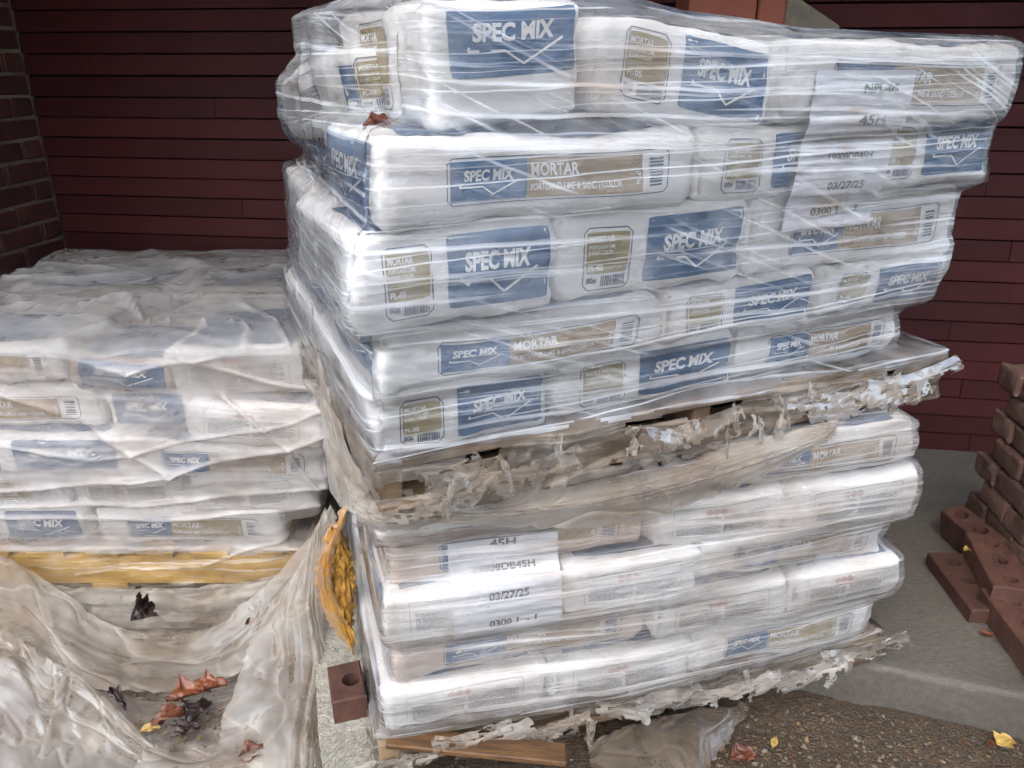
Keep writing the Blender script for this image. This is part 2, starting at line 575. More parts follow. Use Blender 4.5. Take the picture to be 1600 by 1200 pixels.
class Decal:
    """collects flat shapes in face coordinates (s, t metres) for one ink"""

    def __init__(self):
        self.v, self.f = [], []

    def add(self, v, f):
        b = len(self.v)
        self.v += [tuple(x) for x in v]
        self.f += [[b + i for i in q] for q in f]

    def rect(self, s0, t0, s1, t1, rad=0.0, step=.012):
        ns = max(2, int(abs(s1 - s0) / step) + 1)
        nt = max(2, int(abs(t1 - t0) / step) + 1)
        S, T = np.meshgrid(np.linspace(0, 1, ns), np.linspace(0, 1, nt))
        S = s0 + S * (s1 - s0)
        T = t0 + T * (t1 - t0)
        if rad:
            for (i, j, ds, dt) in ((0, 0, 1, 1), (0, -1, -1, 1), (-1, 0, 1, -1), (-1, -1, -1, -1)):
                S[i, j] += ds * rad * .3
                T[i, j] += dt * rad * .3
        self.add(np.stack([S.ravel(), T.ravel()], -1), grid_faces(nt, ns).tolist())

    def line(self, pts, w):
        for a, b in zip(pts[:-1], pts[1:]):
            a, b = np.array(a), np.array(b)
            d = b - a
            L = np.hypot(*d)
            n = np.array([-d[1], d[0]]) / L * w / 2
            k = max(1, int(L / .03))
            P = []
            for i in range(k + 1):
                c = a + d * i / k
                P += [c - n, c + n]
            self.add(P, [[2 * i, 2 * i + 2, 2 * i + 3, 2 * i + 1] for i in range(k)])

    def frame(self, s0, t0, s1, t1, w, r=.006):
        p = [(s0 + r, t0), (s1 - r, t0), (s1, t0 + r), (s1, t1 - r), (s1 - r, t1), (s0 + r, t1), (s0, t1 - r), (s0, t0 + r), (s0 + r, t0)]
        self.line(p, w)

    def text(self, s, s0, t0, h, width=None, shear=0.0, bold=.02, rot=0.0):
        v, f = text_mesh(s, bold)
        v = v.copy()
        v[:, 0] += v[:, 1] * shear
        v *= h
        if width:
            v[:, 0] *= width / v[:, 0].max()
        if rot:
            c, sn = math.cos(rot), math.sin(rot)
            v = v @ np.array([[c, sn], [-sn, c]])
        self.add(v + np.array([s0, t0]), f)

    def make(self, name, mat, parent, fn, off):
        if not self.v:
            return None
        A = np.array(self.v)
        return mk(name, fn(A[:, 0], A[:, 1], off), self.f, mat, parent)


def brand(dw, s0, s1, tc, h):
    """white brand name with the tick underline inside s0..s1"""
    w = s1 - s0
    dw.text('SPEC MIX', s0 + .13 * w, tc - h * .15, h, width=.72 * w, shear=.10, bold=.042)
    y0 = tc - h * .62
    lw = max(h * .13, .0012)
    dw.line([(s0 + .10 * w, y0 + h * .22), (s0 + .08 * w, y0), (s0 + .40 * w, y0), (s0 + .55 * w, y0 - h * .75), (s0 + .92 * w, y0 + h * .45)], lw)


# ------------------------------------------------------------------ sacks
class Frame:
    """a pallet's own axes: u along its front, v into the picture"""

    def __init__(self, O, ang):
        self.O, self.a = np.array(O, float), R(ang)
        self.pts = []

    def w(self, u, v, z):
        c, s = math.cos(self.a), math.sin(self.a)
        return (self.O[0] + u * c - v * s, self.O[1] + u * s + v * c, z)

    def empty(self, name, u=0, v=0, z=0):
        return empty(name, self.w(u, v, z), self.a)


bag_n = [0]


def sack(fr, u0, u1, v0, dv, z0, z1, kind, label, group, rz=0.0, ry=0.0, rx=0.0, rr=.021, left=None, top=True, mat='paper', flip=False, tilt=0.0, slump=0.0, puff=1.0, name='mortar_sack'):
    bag_n[0] += 1
    seed = 100 + bag_n[0] * 7
    slump = slump or random.Random(seed).uniform(0, .010)
    dims = np.array([u1 - u0, dv, z1 - z0])
    Q, faces = box_lattice(dims, rr, (int(dims[0] / .011), int(dims[1] / .02), 8))

    def surf(q, off=0.0):
        q = np.asarray(q, float)
        c = np.clip(q, rr, dims - rr)
        d = q - c
        ln = np.linalg.norm(d, axis=-1, keepdims=True)
        n = np.where(ln > 1e-9, d / np.maximum(ln, 1e-9), np.array([0, 0, 1.0]))
        p = c + n * rr
        x = q / dims * 2 - 1
        bul = .006 * puff * ((1 - x[..., 0] ** 2) * np.abs(n[..., 1]) + (1 - x[..., 1] ** 2) * np.abs(n[..., 0])) * (1 - x[..., 2] ** 2) + .007 * puff * (1 - x[..., 0] ** 2) * (1 - x[..., 1] ** 2) * np.abs(n[..., 2])
        nz = .0060 * fbm(q * 7, seed, 2)
        edge = np.maximum(np.abs(x[..., 0]) * (1 - np.abs(n[..., 0])), np.abs(x[..., 1]) * (1 - np.abs(n[..., 1]))) ** 8
        cornr = (np.abs(x[..., 0]) * np.abs(x[..., 1])) ** 9
        wr = .0055 * ridge(q * np.array([24, 24, 50]), seed + 3) * edge + .010 * (vnoise(q * 22, seed + 5)) * cornr
        p = p + n * (bul + nz + wr + off)[..., None]
        p = p + n * (.0016 * crease(q[..., 0] * 7 + q[..., 1] * 7, q[..., 2] * 9, seed + 11, 5, .6, 2.2))[..., None]
        # slump: upper face sinks and sides bow, corners pull in
        p[..., 2] -= slump * (1 - x[..., 0] ** 2) * (p[..., 2] / dims[2])
        p[..., 2] += .004 * vnoise(P3(q[..., 0] * 5, q[..., 1] * 5, 0 * q[..., 0]), seed + 9)
        return p
    V = surf(Q)
    ob = mk(name, V, faces, M[mat], None, True)
    ob.location = fr.w(u0, v0, z0)
    ob.rotation_euler = (rx, ry, fr.a + rz)
    tag(ob, label, 'sack', group)
    Rm = np.array(Matrix.Rotation(rz, 3, 'Z') @ Matrix.Rotation(ry, 3, 'Y') @ Matrix.Rotation(rx, 3, 'X'))
    fr.pts.append(V @ Rm.T + np.array([u0, v0, z0]))

    def front(s, t, off):
        s = np.asarray(s, float)
        t = np.asarray(t, float) + tilt * (s - dims[0] / 2)
        # beyond the face the print runs over the rounded top edge
        over = np.maximum(t - dims[2], 0)
        return surf(P3(np.clip(s, 0, dims[0]), over, np.clip(t, 0, dims[2])), off)

    def leftf(s, t, off):
        return surf(P3(0 * s, dims[1] - s, t), off)

    def topf(s, t, off):
        return surf(P3(s, t, 0 * s + dims[2]), off)
    W, Ht = dims[0], dims[2]
    prints(ob, kind, W, Ht, front, seed, flip)
    if left:
        prints(ob, left, dims[1], Ht, leftf, seed + 1, flip)
    if top:
        d = Decal()
        d.rect(W * .10, dims[1] * .06, W * .90, dims[1] * .58, step=.018)
        d.make('top_panel', M['blue'], ob, topf, .002)
    return ob


def prints(ob, kind, W, H, fn, seed, flip=False):
    r = random.Random(seed)
    if kind == 'end':
        d = Decal()
        b0, b1 = (.44 * W, .955 * W) if not flip else (.06 * W, .55 * W)
        d.rect(b0, .16 * H, b1, .93 * H, .006)
        pb = d.make('brand_panel', M['blue'], ob, fn, .0016)
        d = Decal()
        brand(d, b0 + .02 * W, b1 - .03 * W, .56 * H, .20 * H)
        d.make('brand_lettering', M['ink_white'], pb, fn, .0026)
        g0, g1 = (.14 * W, .365 * W) if not flip else (.62 * W, .86 * W)
        gold_label(ob, g0, g1, .14 * H, .86 * H, fn)
    elif kind == 'brand_high':
        d = Decal()
        d.rect(.13 * W, .40 * H, .96 * W, .92 * H, .006)
        pb = d.make('brand_panel', M['blue'], ob, fn, .0016)
        d = Decal()
        brand(d, .18 * W, .92 * W, .70 * H, .15 * H)
        d.make('brand_lettering', M['ink_white'], pb, fn, .0026)
    elif kind == 'brand':
        d = Decal()
        d.rect(.10 * W, .10 * H, .92 * W, .93 * H, .006)
        pb = d.make('brand_panel', M['blue'], ob, fn, .0016)
        d = Decal()
        brand(d, .16 * W, .86 * W, .55 * H, .22 * H)
        d.make('brand_lettering', M['ink_white'], pb, fn, .0026)
    elif kind in ('side', 'sidegold'):
        a, b, c, e = .19 * W, .415 * W, .80 * W, .885 * W
        t0, t1 = .26 * H, .74 * H
        d = Decal()
        d.frame(a - .004, t0 - .004, e + .004, t1 + .004, .0016, .008)
        d.make('label_outline', M['ink_navy'], ob, fn, .0017)
        d = Decal()
        d.rect(a, t0, b, t1)
        pb = d.make('brand_panel', M['blue'], ob, fn, .0017)
        d = Decal()
        d.rect(b, t0, c, t1)
        pp = d.make('product_panel', M['gold' if kind == 'sidegold' else 'tan'], ob, fn, .0017)
        d = Decal()
        brand(d, a + .01 * W, b - .01 * W, (t0 + t1) / 2 + .02 * H, .135 * H)
        d.make('brand_lettering', M['ink_white'], pb, fn, .0026)
        d = Decal()
        h = t1 - t0
        d.text('MORTAR', b + .012 * W, t0 + .54 * h, .33 * h, width=.155 * W, bold=.03)
        d.make('product_lettering', M['ink_white'], pp, fn, .0026)
        d = Decal()
        d.text('PORTLAND LIME & SAND / COLOR', b + .012 * W, t0 + .17 * h, .19 * h, width=.30 * W, bold=.02)
        d.make('mix_lettering', M['ink_white'], pp, fn, .0026)
        d = Decal()
        d.text('PL-05', c - .008 * W, t0 + .2 * h, .15 * h, rot=R(90))
        d.make('code_lettering', M['ink_white'], pp, fn, .0026)
        d = Decal()
        for k in range(9):
            y = t0 + h * (.12 + .085 * k)
            d.rect(c + .025 * W, y, e - .012 * W, y + h * r.choice((.03, .05, .06)), step=.05)
        d.make('bar_code', M['ink_navy'], ob, fn, .0017)
    elif kind == 'goldleft':
        d = Decal()
        d.rect(.045 * W, .2 * H, .10 * W, .8 * H)
        d.make('brand_panel', M['blue'], ob, fn, .0016)
        gold_label(ob, .105 * W, .27 * W, .12 * H, .88 * H, fn)
    elif kind == 'gold':
        gold_label(ob, .3 * W, .66 * W, .12 * H, .88 * H, fn)
    elif kind == 'ghs':
        a, e, t0, t1 = .14 * W, .84 * W, .22 * H, .84 * H
        d = Decal()
        d.frame(a, t0, e, t1, .0009, .002)
        d.make('label_outline', M['ink_grey'], ob, fn, .0017)
        d = Decal()
        m = (a + e) / 2
        for k in (-1, 0, 1):
            c0, q = m - .012 + k * .0155, .0072
            y = t1 - .0115
            d.line([(c0 - q, y), (c0, y + q), (c0 + q, y), (c0, y - q), (c0 - q, y)], .0012)
            d.line([(c0, y - .003), (c0, y + .003)], .0022)
        d.make('hazard_mark', M['ink_red'], ob, fn, .0017)
        d = Decal()
        for (x0, x1) in ((a + .03 * W, m - .01 * W), (m + .015 * W, e - .03 * W)):
            y = t1 - .024
            while y > t0 + .006:
                x = x0
                end = x1 - r.random() * .25 * (x1 - x0) * (r.random() < .3)
                while x < end:
                    wl_ = r.uniform(.003, .011)
                    d.rect(x, y, min(x + wl_, end), y + .0017, step=.05)
                    x += wl_ + .0016
                y -= .0034
        d.make('small_print', M['ink_grey'], ob, fn, .0017)['kind'] = 'stuff'


def gold_label(ob, g0, g1, t0, t1, fn):
    w, h = g1 - g0, t1 - t0
    d = Decal()
    d.frame(g0, t0, g1, t1, .0018, .009)
    d.make('label_outline', M['ink_navy'], ob, fn, .0017)
    d = Decal()
    d.rect(g0 + .05 * w, t0 + .27 * h, g1 - .05 * w, t1 - .06 * h, .004)
    pp = d.make('product_panel', M['gold'], ob, fn, .0017)
    d = Decal()
    d.text('MORTAR', g0 + .10 * w, t0 + .775 * h, .105 * h, width=.52 * w, bold=.03)
    d.text('PORTLAND LIME', g0 + .10 * w, t0 + .67 * h, .06 * h, width=.55 * w)
    d.text('& SAND / COLOR', g0 + .10 * w, t0 + .58 * h, .06 * h, width=.5 * w)
    d.text('PL-05', g0 + .10 * w, t0 + .32 * h, .09 * h, width=.32 * w)
    d.make('product_lettering', M['ink_white'], pp, fn, .0026)
    d = Decal()
    d.text('80#', g0 + .07 * w, t0 + .10 * h, .11 * h, width=.22 * w, bold=.03)
    r = random.Random(5)
    x = g0 + .38 * w
    while x < g1 - .1 * w:
        b = r.choice((.001, .0015, .0022))
        d.rect(x, t0 + .05 * h, x + b, t0 + .23 * h, step=.05)
        x += b + r.choice((.0009, .0014))
    d.make('bar_code', M['ink_navy'], ob, fn, .0017)


# ------------------------------------------------------------------ pallets
def board(name, fr, root, u0, v0, z0, du, dv, dz, mat, jit=.0, seed=0):
    bm = small_box((du, dv, dz), .003)
    o = bm_obj(name, bm, M[mat], root)
    o.location = (u0, v0, z0)
    o.rotation_euler = (random.uniform(-jit, jit), random.uniform(-jit, jit), random.uniform(-jit, jit))
    return o


def pallet(fr, z, W, D, h, label, mat='wood', deckmat=None, group='pallets under the sacks', along='v'):
    root = fr.empty('pallet', 0, 0, z)
    tag(root, label, 'pallet', group)
    t = .017
    hs_ = h - 2 * t
    if along == 'v':
        for k, u in enumerate((0, W / 2 - .02, W - .04)):
            board('stringer', fr, root, u, 0.008, t, .04, D - .016, hs_, 'wood_yellow' if k == 0 and fr is LO else mat)
        n = 8
        for k in range(n):
            w = .12 if k in (0, n - 1) else .09
            v = k * (D - .12) / (n - 1)
            board('deck_board', fr, root, 0, v, t + hs_ + .0005, W, w, t, 'wood_orange' if fr is LO and k == 0 else deckmat or mat, .002)
        for v in (0, D / 2 - .05, D - .1):
            board('bottom_board', fr, root, 0, v, -.0005, W, .1, t, mat, .002)
    else:
        for v in (0, D / 2 - .02, D - .04):
            board('stringer', fr, root, 0.004, v, t, W - .008, .04, hs_, mat)
        n = 9
        for k in range(n):
            board('deck_board', fr, root, k * (W - .1) / (n - 1), -.012, t + hs_ + .0005, .1, D + .02, t, deckmat or mat, .003)
        for u in (0, W / 2 - .05, W - .1):
            board('bottom_board', fr, root, u, 0, -.0005, .1, D, t, mat, .002)
    c = np.array([(u, v, zz) for u in np.linspace(0, W, 40) for v in (0, D) for zz in np.linspace(z, z + h, 8)] + [(u, v, zz) for u in (0, W) for v in np.linspace(0, D, 30) for zz in np.linspace(z, z + h, 8)])
    fr.pts.append(c)
    return root


# ------------------------------------------------------------------ stretch film round a loaded pallet
class Shell:
    def __init__(self, fr, W, D, zb, zt, win=.012, sig=1.2, nz=120, front=.005, left=.009, right=.02, back=.05):
        self.fr = fr
        P = np.concatenate(fr.pts)
        self.c = np.array([W / 2, D / 2])
        q = P[:, :2] - self.c
        z = P[:, 2]
        nphi = 240
        phi = np.linspace(0, 2 * np.pi, nphi, endpoint=False)
        dirs = np.stack([np.cos(phi), np.sin(phi)], -1)
        self.z = np.linspace(zb, zt, nz)
        H = np.zeros((nz, nphi))
        last = None
        for i, zz in enumerate(self.z):
            m = np.abs(z - zz) < win
            if m.sum() < 30:
                H[i] = last if last is not None else 0.3
                continue
            H[i] = (q[m] @ dirs.T).max(0)
            last = H[i]
        # boundary samples: dense on the front, coarser elsewhere, counter-clockwise from front-left
        b = []
        b += [(u, 0) for u in np.arange(0, W, front)]
        b += [(W, v) for v in np.arange(0, D, right)]
        b += [(u, D) for u in np.arange(W, 0, -back)]
        b += [(0, v) for v in np.arange(D, 0, -left)]
        b = np.array(b) - self.c
        self.th = np.arctan2(b[:, 1], b[:, 0])
        dd = np.cos(self.th[:, None] - phi[None, :])
        inv = np.where(dd > .08, 1 / np.maximum(dd, .08), 1e3)
        r = np.empty((nz, len(self.th)))
        for i in range(nz):
            r[i] = (H[i][None, :] * inv).min(1)
        k = np.exp(-.5 * (np.arange(-8, 9) / max(sig, .1)) ** 2)
        k /= k.sum()
        pad = np.pad(r, ((8, 8), (0, 0)), 'edge')
        self.r = sum(k[j] * pad[j:j + nz] for j in range(17))
        self.r = np.maximum(self.r, r - .0004)
        d = np.stack([np.cos(self.th), np.sin(self.th)], -1)
        self.d = d
        self.X = self.c + self.r[..., None] * d[None]
        seg = np.linalg.norm(np.roll(b, -1, 0) - b, axis=1)
        self.s = np.concatenate([[0], np.cumsum(seg)[:-1]])
        # front table for sheets of paper lying under the film
        nf = int(W / front)
        self.nf = nf
        self.W, self.D = W, D

    def front_v(self, u, z):
        u, z = np.asarray(u, float), np.asarray(z, float)
        iz = np.clip((z - self.z[0]) / (self.z[1] - self.z[0]), 0, len(self.z) - 1.001)
        i0 = iz.astype(int)
        f = iz - i0
        out = np.empty(u.shape)
        for k in np.unique(i0):
            m = i0 == k
            A, B = self.X[k, :self.nf], self.X[k + 1, :self.nf]
            out[m] = (1 - f[m]) * np.interp(u[m], A[:, 0], A[:, 1]) + f[m] * np.interp(u[m], B[:, 0], B[:, 1])
        return out

    def top_field(self, n=46, blur=2):
        P = np.concatenate(self.fr.pts)
        g = np.full((n, n), -1.0)
        ix = np.clip(((P[:, 0] + .1) / (self.W + .2) * n).astype(int), 0, n - 1)
        iy = np.clip(((P[:, 1] + .1) / (self.D + .2) * n).astype(int), 0, n - 1)
        np.maximum.at(g, (ix, iy), P[:, 2])
        for _ in range(3):
            p = np.pad(g, 1, 'edge')
            g = np.max([p[a:a + n, b:b + n] for a in range(3) for b in range(3)], 0)
        for _ in range(blur):
            p = np.pad(g, 1, 'edge')
            g = np.mean([p[a:a + n, b:b + n] for a in range(3) for b in range(3)], 0)
        self.g, self.n = g, n

    def topz(self, u, v):
        n = self.n
        x = np.clip((u + .1) / (self.W + .2) * n - .5, 0, n - 1.001)
        y = np.clip((v + .1) / (self.D + .2) * n - .5, 0, n - 1.001)
        i, j = x.astype(int), y.astype(int)
        fx, fy = x - i, y - j
        g = self.g
        return g[i, j] * (1 - fx) * (1 - fy) + g[i + 1, j] * fx * (1 - fy) + g[i, j + 1] * (1 - fx) * fy + g[i + 1, j + 1] * fx * fy

    def build(self, name, mat, root, off=.0085, pleat=.0011, seed=3, loose=0.0, ztear=None, tear=.5, rings=26, cap=True, topoff=.006, tearbot=None, diag=0.25, mat2=None, crump=(), capmat=None, mound=0.0, creases=0.0, folds=()):
        nz, nt = self.r.shape
        Z = np.repeat(self.z[:, None], nt, 1)
        S = np.repeat(self.s[None], nz, 0)
        if cap:
            self.top_field()
            zt = self.topz(self.X[-1, :, 0] - self.d[:, 0] * .04, self.X[-1, :, 1] - self.d[:, 1] * .04) - .012
            k = np.exp(-.5 * (np.arange(-12, 13) / 5.) ** 2)
            k /= k.sum()
            zt = sum(k[j] * np.roll(zt, j - 12) for j in range(25))
            f = (self.z - self.z[0]) / (self.z[-1] - self.z[0])
            Z = self.z[0] + f[:, None] * (zt[None] - self.z[0])
            rr_ = np.empty_like(self.r)
            for j in range(nt):
                rr_[:, j] = np.interp(Z[:, j], self.z, self.r[:, j])
        else:
            rr_ = self.r.copy()

        def wr(S, Z):
            a = pleat * ridge(P3(S * 1.6 + Z * diag, (Z - S * .02) * 60, 0 * S), seed)
            a = a + pleat * .8 * ridge(P3(S * 3 + 7, (Z + S * .06) * 95, 0 * S), seed + 2)
            a = a + pleat * .9 * ridge(P3((S + Z * .8) * 2.2, (Z - S * .42) * 50, 0 * S), seed + 4) * np.clip(vnoise(P3(S * 3, Z * 3, 0 * S), seed + 5) + .3, 0, 1)
            if loose:
                sw = fbm(P3(S * 2.2, Z * 2.5, 0 * S), seed + 6, 2) * .25
                a = a + loose * .9 * ridge(P3(S * 1.3 + sw, (Z + S * .18 + sw * .2) * 11, 0 * S), seed + 7)
                a = a + loose * .7 * ridge(P3(S * 2.0 + 3, (Z - S * .33 + sw * .3) * 13, 0 * S), seed + 9) * np.clip(.4 + vnoise(P3(S * 2, Z * 3, 0 * S), seed + 12), 0, 1)
                a = a + loose * .35 * ridge(P3(S * 11, Z * 14, 0 * S), seed + 11)
            return a
        dsp = off + wr(S, Z) + (pleat + loose) * .6
        pl = np.zeros_like(Z)
        for (line, amp, wd) in folds:
            L = np.array(line)
            best = np.full(Z.shape, 9.0)
            wob = .006 * vnoise(P3(S * 9, Z * 3, 0 * S), seed + 90)
            for (p, q) in zip(L[:-1], L[1:]):
                d = q - p
                t = np.clip(((S - p[0]) * d[0] + (Z + wob - p[1]) * d[1]) / (d @ d), 0, 1)
                best = np.minimum(best, np.hypot(S - p[0] - t * d[0], Z + wob - p[1] - t * d[1]))
            g = np.exp(-(best / wd) ** 1.5) * np.clip(.65 + .8 * vnoise(P3(S * 6, Z * 6, 0 * S), seed + 91), .1, 1)
            dsp = dsp + amp * g + .5 * amp * np.exp(-(best / (wd * 4)) ** 2)
            pl = np.maximum(pl, .45 * g)
        if creases:
            dsp = dsp + creases * np.maximum(crease(S * 2, Z * 3, seed + 85, 5, .7, 2.2, 1.35), -.5)
        if ztear is not None:
            m = np.clip((ztear - Z) / .03, 0, 1)
            dsp = dsp + m * (.004 + .010 * fbm(P3(S * 9, Z * 16, 0 * S), seed + 21, 2) + .004 * ridge(P3(S * 32, Z * 34, 0 * S), seed + 23))
        for (cu_, cv_, cz_, rad, amp) in crump:
            b0 = self.c + rr_[..., None] * self.d[None]
            g = np.exp(-((b0[..., 0] - cu_) ** 2 + (b0[..., 1] - cv_) ** 2 + ((Z - cz_) * 1.4) ** 2) / rad ** 2)
            e = ridge(P3(S * 16, Z * 15, 0 * S), seed + 71) + .7 * ridge(P3((S + Z) * 30, (Z - S) * 24, 0 * S), seed + 72) + .8 * fbm(P3(S * 12, Z * 12, 0 * S), seed + 73, 3)
            dsp = dsp + g * amp * (e + .4)
        X = self.c + (rr_ + dsp)[..., None] * self.d[None]
        V = np.concatenate([X, Z[..., None]], -1)
        UV = np.stack([S, Z], -1)
        if cap:
            rim = V[-1]
            ex, eu = [], []
            c0 = self.c + np.array([.0, .1])
            for k in range(1, rings + 1):
                f = 1 - (k / rings) ** 1.35 * .985
                xy = c0 + (rim[:, :2] - c0) * f
                zz = self.topz(xy[:, 0], xy[:, 1]) + topoff
                zz = zz + .6 * wr(self.s + 0 * zz, 3 + (1 - f) * .6 + 0 * zz) + loose * 1.2 * fbm(P3(xy[:, 0] * 5, xy[:, 1] * 5, 0 * zz), seed + 31, 3)
                if mound:
                    zz = zz + mound * np.sin(np.pi * np.clip(1 - f, 0, 1) ** .6) * (.7 + .5 * vnoise(P3(xy[:, 0] * 3, xy[:, 1] * 3, 0 * zz), seed + 81)) + mound * .35 * crease(xy[:, 0] * 2.2, xy[:, 1] * 2.2, seed + 83, 5, .7, 2.2)
                bl = min(1, k / 5.)
                zz = rim[:, 2] * (1 - bl) + np.maximum(zz, rim[:, 2] - .02) * bl + (0.010 * math.sin(min(1, k / 5) * math.pi))
                ex.append(np.concatenate([xy, zz[:, None]], -1))
                eu.append(np.stack([xy[:, 0], xy[:, 1] + 3], -1))
            V = np.concatenate([V, np.array(ex)], 0)
            UV = np.concatenate([UV, np.array(eu)], 0)
            xy = V[nz:, :, :2]
            wv = fbm(P3(xy[..., 0] * 3, xy[..., 1] * 3, 0 * xy[..., 0]), seed + 92, 2)
            th = np.clip(ridge(P3(xy[..., 0] * 2.5 + wv * .6, xy[..., 1] * 7 + wv * 1.2 + xy[..., 0] * 3, 0 * wv), seed + 93), 0, 1) ** 6
            if mound:
                V[nz:, :, 2] += .012 * th
            pl = np.concatenate([pl, .3 * th * (1 if mound else .4)], 0)
        nr = V.shape[0]
        faces = grid_faces(nr, nt, True)
        Vf = V.reshape(-1, 3)
        if ztear is not None:
            fc = Vf[faces].mean(1)
            sc = UV.reshape(-1, 2)[faces][:, 0, 0]
            zb = self.z[0]
            tt = (ztear - fc[:, 2]) / (ztear - zb)
            hole = vnoise(P3(sc * 6.5, fc[:, 2] * 24, 0 * sc), seed + 41) + .45 * vnoise(P3(sc * 24, fc[:, 2] * 45, 0 * sc), seed + 43)
            rag = .86 + .35 * vnoise(P3(sc * 9, 0 * sc, 0 * sc), seed + 45) + .2 * vnoise(P3(sc * 35, 0 * sc, 0 * sc), seed + 46)
            kill = (tt > .12) & (hole > tear) | (tt > rag)
            faces = faces[~kill]
        used = np.unique(faces)
        rm = np.full(len(Vf), -1)
        rm[used] = np.arange(len(used))
        o = mk(name, Vf[used], rm[faces], M[mat], root, True, UV.reshape(-1, 2)[used], pl.reshape(-1)[used])
        mi = np.zeros(len(faces), np.int32)
        if capmat:
            o.data.materials.append(M[capmat])
            mi[faces.min(1) >= (nz - 3) * nt] = len(o.data.materials) - 1
        if mat2 and ztear is not None:
            o.data.materials.append(M[mat2])
            fz = Vf[faces].mean(1)[:, 2] + .012 * vnoise(P3(UV.reshape(-1, 2)[faces][:, 0, 0] * 14, Vf[faces].mean(1)[:, 2] * 20, 0 * faces[:, 0]), 5)
            mi[fz < ztear - .004] = len(o.data.materials) - 1
        if len(o.data.materials) > 1:
            o.data.polygons.foreach_set('material_index', mi)
        return o


def paper_sheet(fr, sh, u0, u1, z0, z1, lines, label, skew=0.0, name='paper_notice'):
    root = fr.empty(name, 0, 0, 0)
    tag(root, label, 'notice', 'paper notices under the film')

    def fn(s, t, off):
        u = u0 + s + skew * (t - (z1 - z0)) + .003 * vnoise(P3(0 * s, t * 12, 0 * s), 9)
        z = z0 + t
        v = sh.front_v(u, z) - .0034 - off + .0008 * vnoise(P3(u * 30, z * 30, 0 * u), 4)
        return P3(u, v, z)
    d = Decal()
    d.rect(0, 0, u1 - u0, z1 - z0, step=.006)
    d.make('sheet', M['sheet_paper'], root, fn, 0.0).data.shade_smooth()
    W, H = u1 - u0, z1 - z0
    for (s, cx, ty, h, wd, ink) in lines:
        d = Decal()
        d.text(s, cx * W - wd * W / 2, ty * H, h * H, width=wd * W, bold=.03)
        d.make('lettering', M[ink], root, fn, .0008)
    return root


# ------------------------------------------------------------------ loose film: lofted sheets that buckle into folds
def loft(ctrl, nr, nc):
    C = np.array(ctrl, float)

    def cr(A, n):
        m = len(A)
        t = np.linspace(0, m - 1, n)
        i = np.clip(t.astype(int), 0, m - 2)
        f = (t - i)[(...,) + (None,) * (A.ndim - 1)]
        g = lambda k: A[np.clip(k, 0, m - 1)]
        p0, p1, p2, p3 = g(i - 1), g(i), g(i + 1), g(i + 2)
        return .5 * (2 * p1 + (p2 - p0) * f + (2 * p0 - 5 * p1 + 4 * p2 - p3) * f ** 2 + (3 * p1 - p0 - 3 * p2 + p3) * f ** 3)
    A = cr(C, nr)
    return np.swapaxes(cr(np.swapaxes(A, 0, 1), nc), 0, 1)


def buckle(P, su, sv, iters=160, seed=1, amp=.004, fu=6, fv=30, pin_edges='tb', zmin=None, pull=.0, bend=.35):
    """lengthen the sheet by su (along a row) and sv (down a column) and let it crease"""
    nr, nc, _ = P.shape
    P0 = P.copy()
    gu = np.gradient(P, axis=1)
    gv = np.gradient(P, axis=0)
    nrm = np.cross(gu, gv)
    nrm /= np.maximum(np.linalg.norm(nrm, axis=-1, keepdims=True), 1e-9)
    a, b = np.meshgrid(np.linspace(0, 1, nr), np.linspace(0, 1, nc), indexing='ij')
    w = ridge(P3(b * fu, a * fv + fbm(P3(b * 3, a * 3, 0 * a), seed, 2) * 1.2, 0 * a), seed) + .6 * ridge(P3(b * fu * 2.3 + a * 5, a * fv * .7 - b * 4, 0 * a), seed + 5) + .5 * fbm(P3(b * 9, a * 9, 0 * a), seed + 8, 2)
    P = P + nrm * (amp * w)[..., None]
    du0 = np.linalg.norm(np.diff(P0, axis=1), axis=-1) * su
    dv0 = np.linalg.norm(np.diff(P0, axis=0), axis=-1) * sv
    dd0 = np.linalg.norm(P0[1:, 1:] - P0[:-1, :-1], axis=-1) * (su + sv) / 2
    de0 = np.linalg.norm(P0[1:, :-1] - P0[:-1, 1:], axis=-1) * (su + sv) / 2
    pin = np.zeros((nr, nc), bool)
    if 't' in pin_edges:
        pin[0] = True
    if 'b' in pin_edges:
        pin[-1] = True
    if 'l' in pin_edges:
        pin[:, 0] = True
    if 'r' in pin_edges:
        pin[:, -1] = True
    cnt = np.zeros((nr, nc, 1)) + 1e-9
    for sl in ((slice(None), slice(0, -1)), (slice(None), slice(1, None)), (slice(0, -1), slice(None)), (slice(1, None), slice(None)), (slice(0, -1), slice(0, -1)), (slice(1, None), slice(1, None)), (slice(0, -1), slice(1, None)), (slice(1, None), slice(0, -1))):
        cnt[sl] += 1
    PP = P[pin].copy()
    for it in range(iters):
        D = np.zeros_like(P)

        def con(A, B, L):
            d = P[B] - P[A]
            l = np.linalg.norm(d, axis=-1)
            c = d * ((l - L) / np.maximum(l, 1e-9))[..., None] * .5
            D[A] += c
            D[B] -= c
        s0, s1, al = slice(0, -1), slice(1, None), slice(None)
        con((al, s0), (al, s1), du0)
        con((s0, al), (s1, al), dv0)
        con((s0, s0), (s1, s1), dd0)
        con((s0, s1), (s1, s0), de0)
        P = P + D / cnt * 1.6
        if bend:
            lap = np.zeros_like(P)
            lap[1:-1, 1:-1] = (P[:-2, 1:-1] + P[2:, 1:-1] + P[1:-1, :-2] + P[1:-1, 2:]) / 4 - P[1:-1, 1:-1]
            P = P + lap * bend * (.6 if it < iters * .7 else .25)
        if pull:
            P = P + (P0 - P) * pull
        if zmin is not None:
            P[..., 2] = np.maximum(P[..., 2], zmin)
        P[pin] = PP
    return P


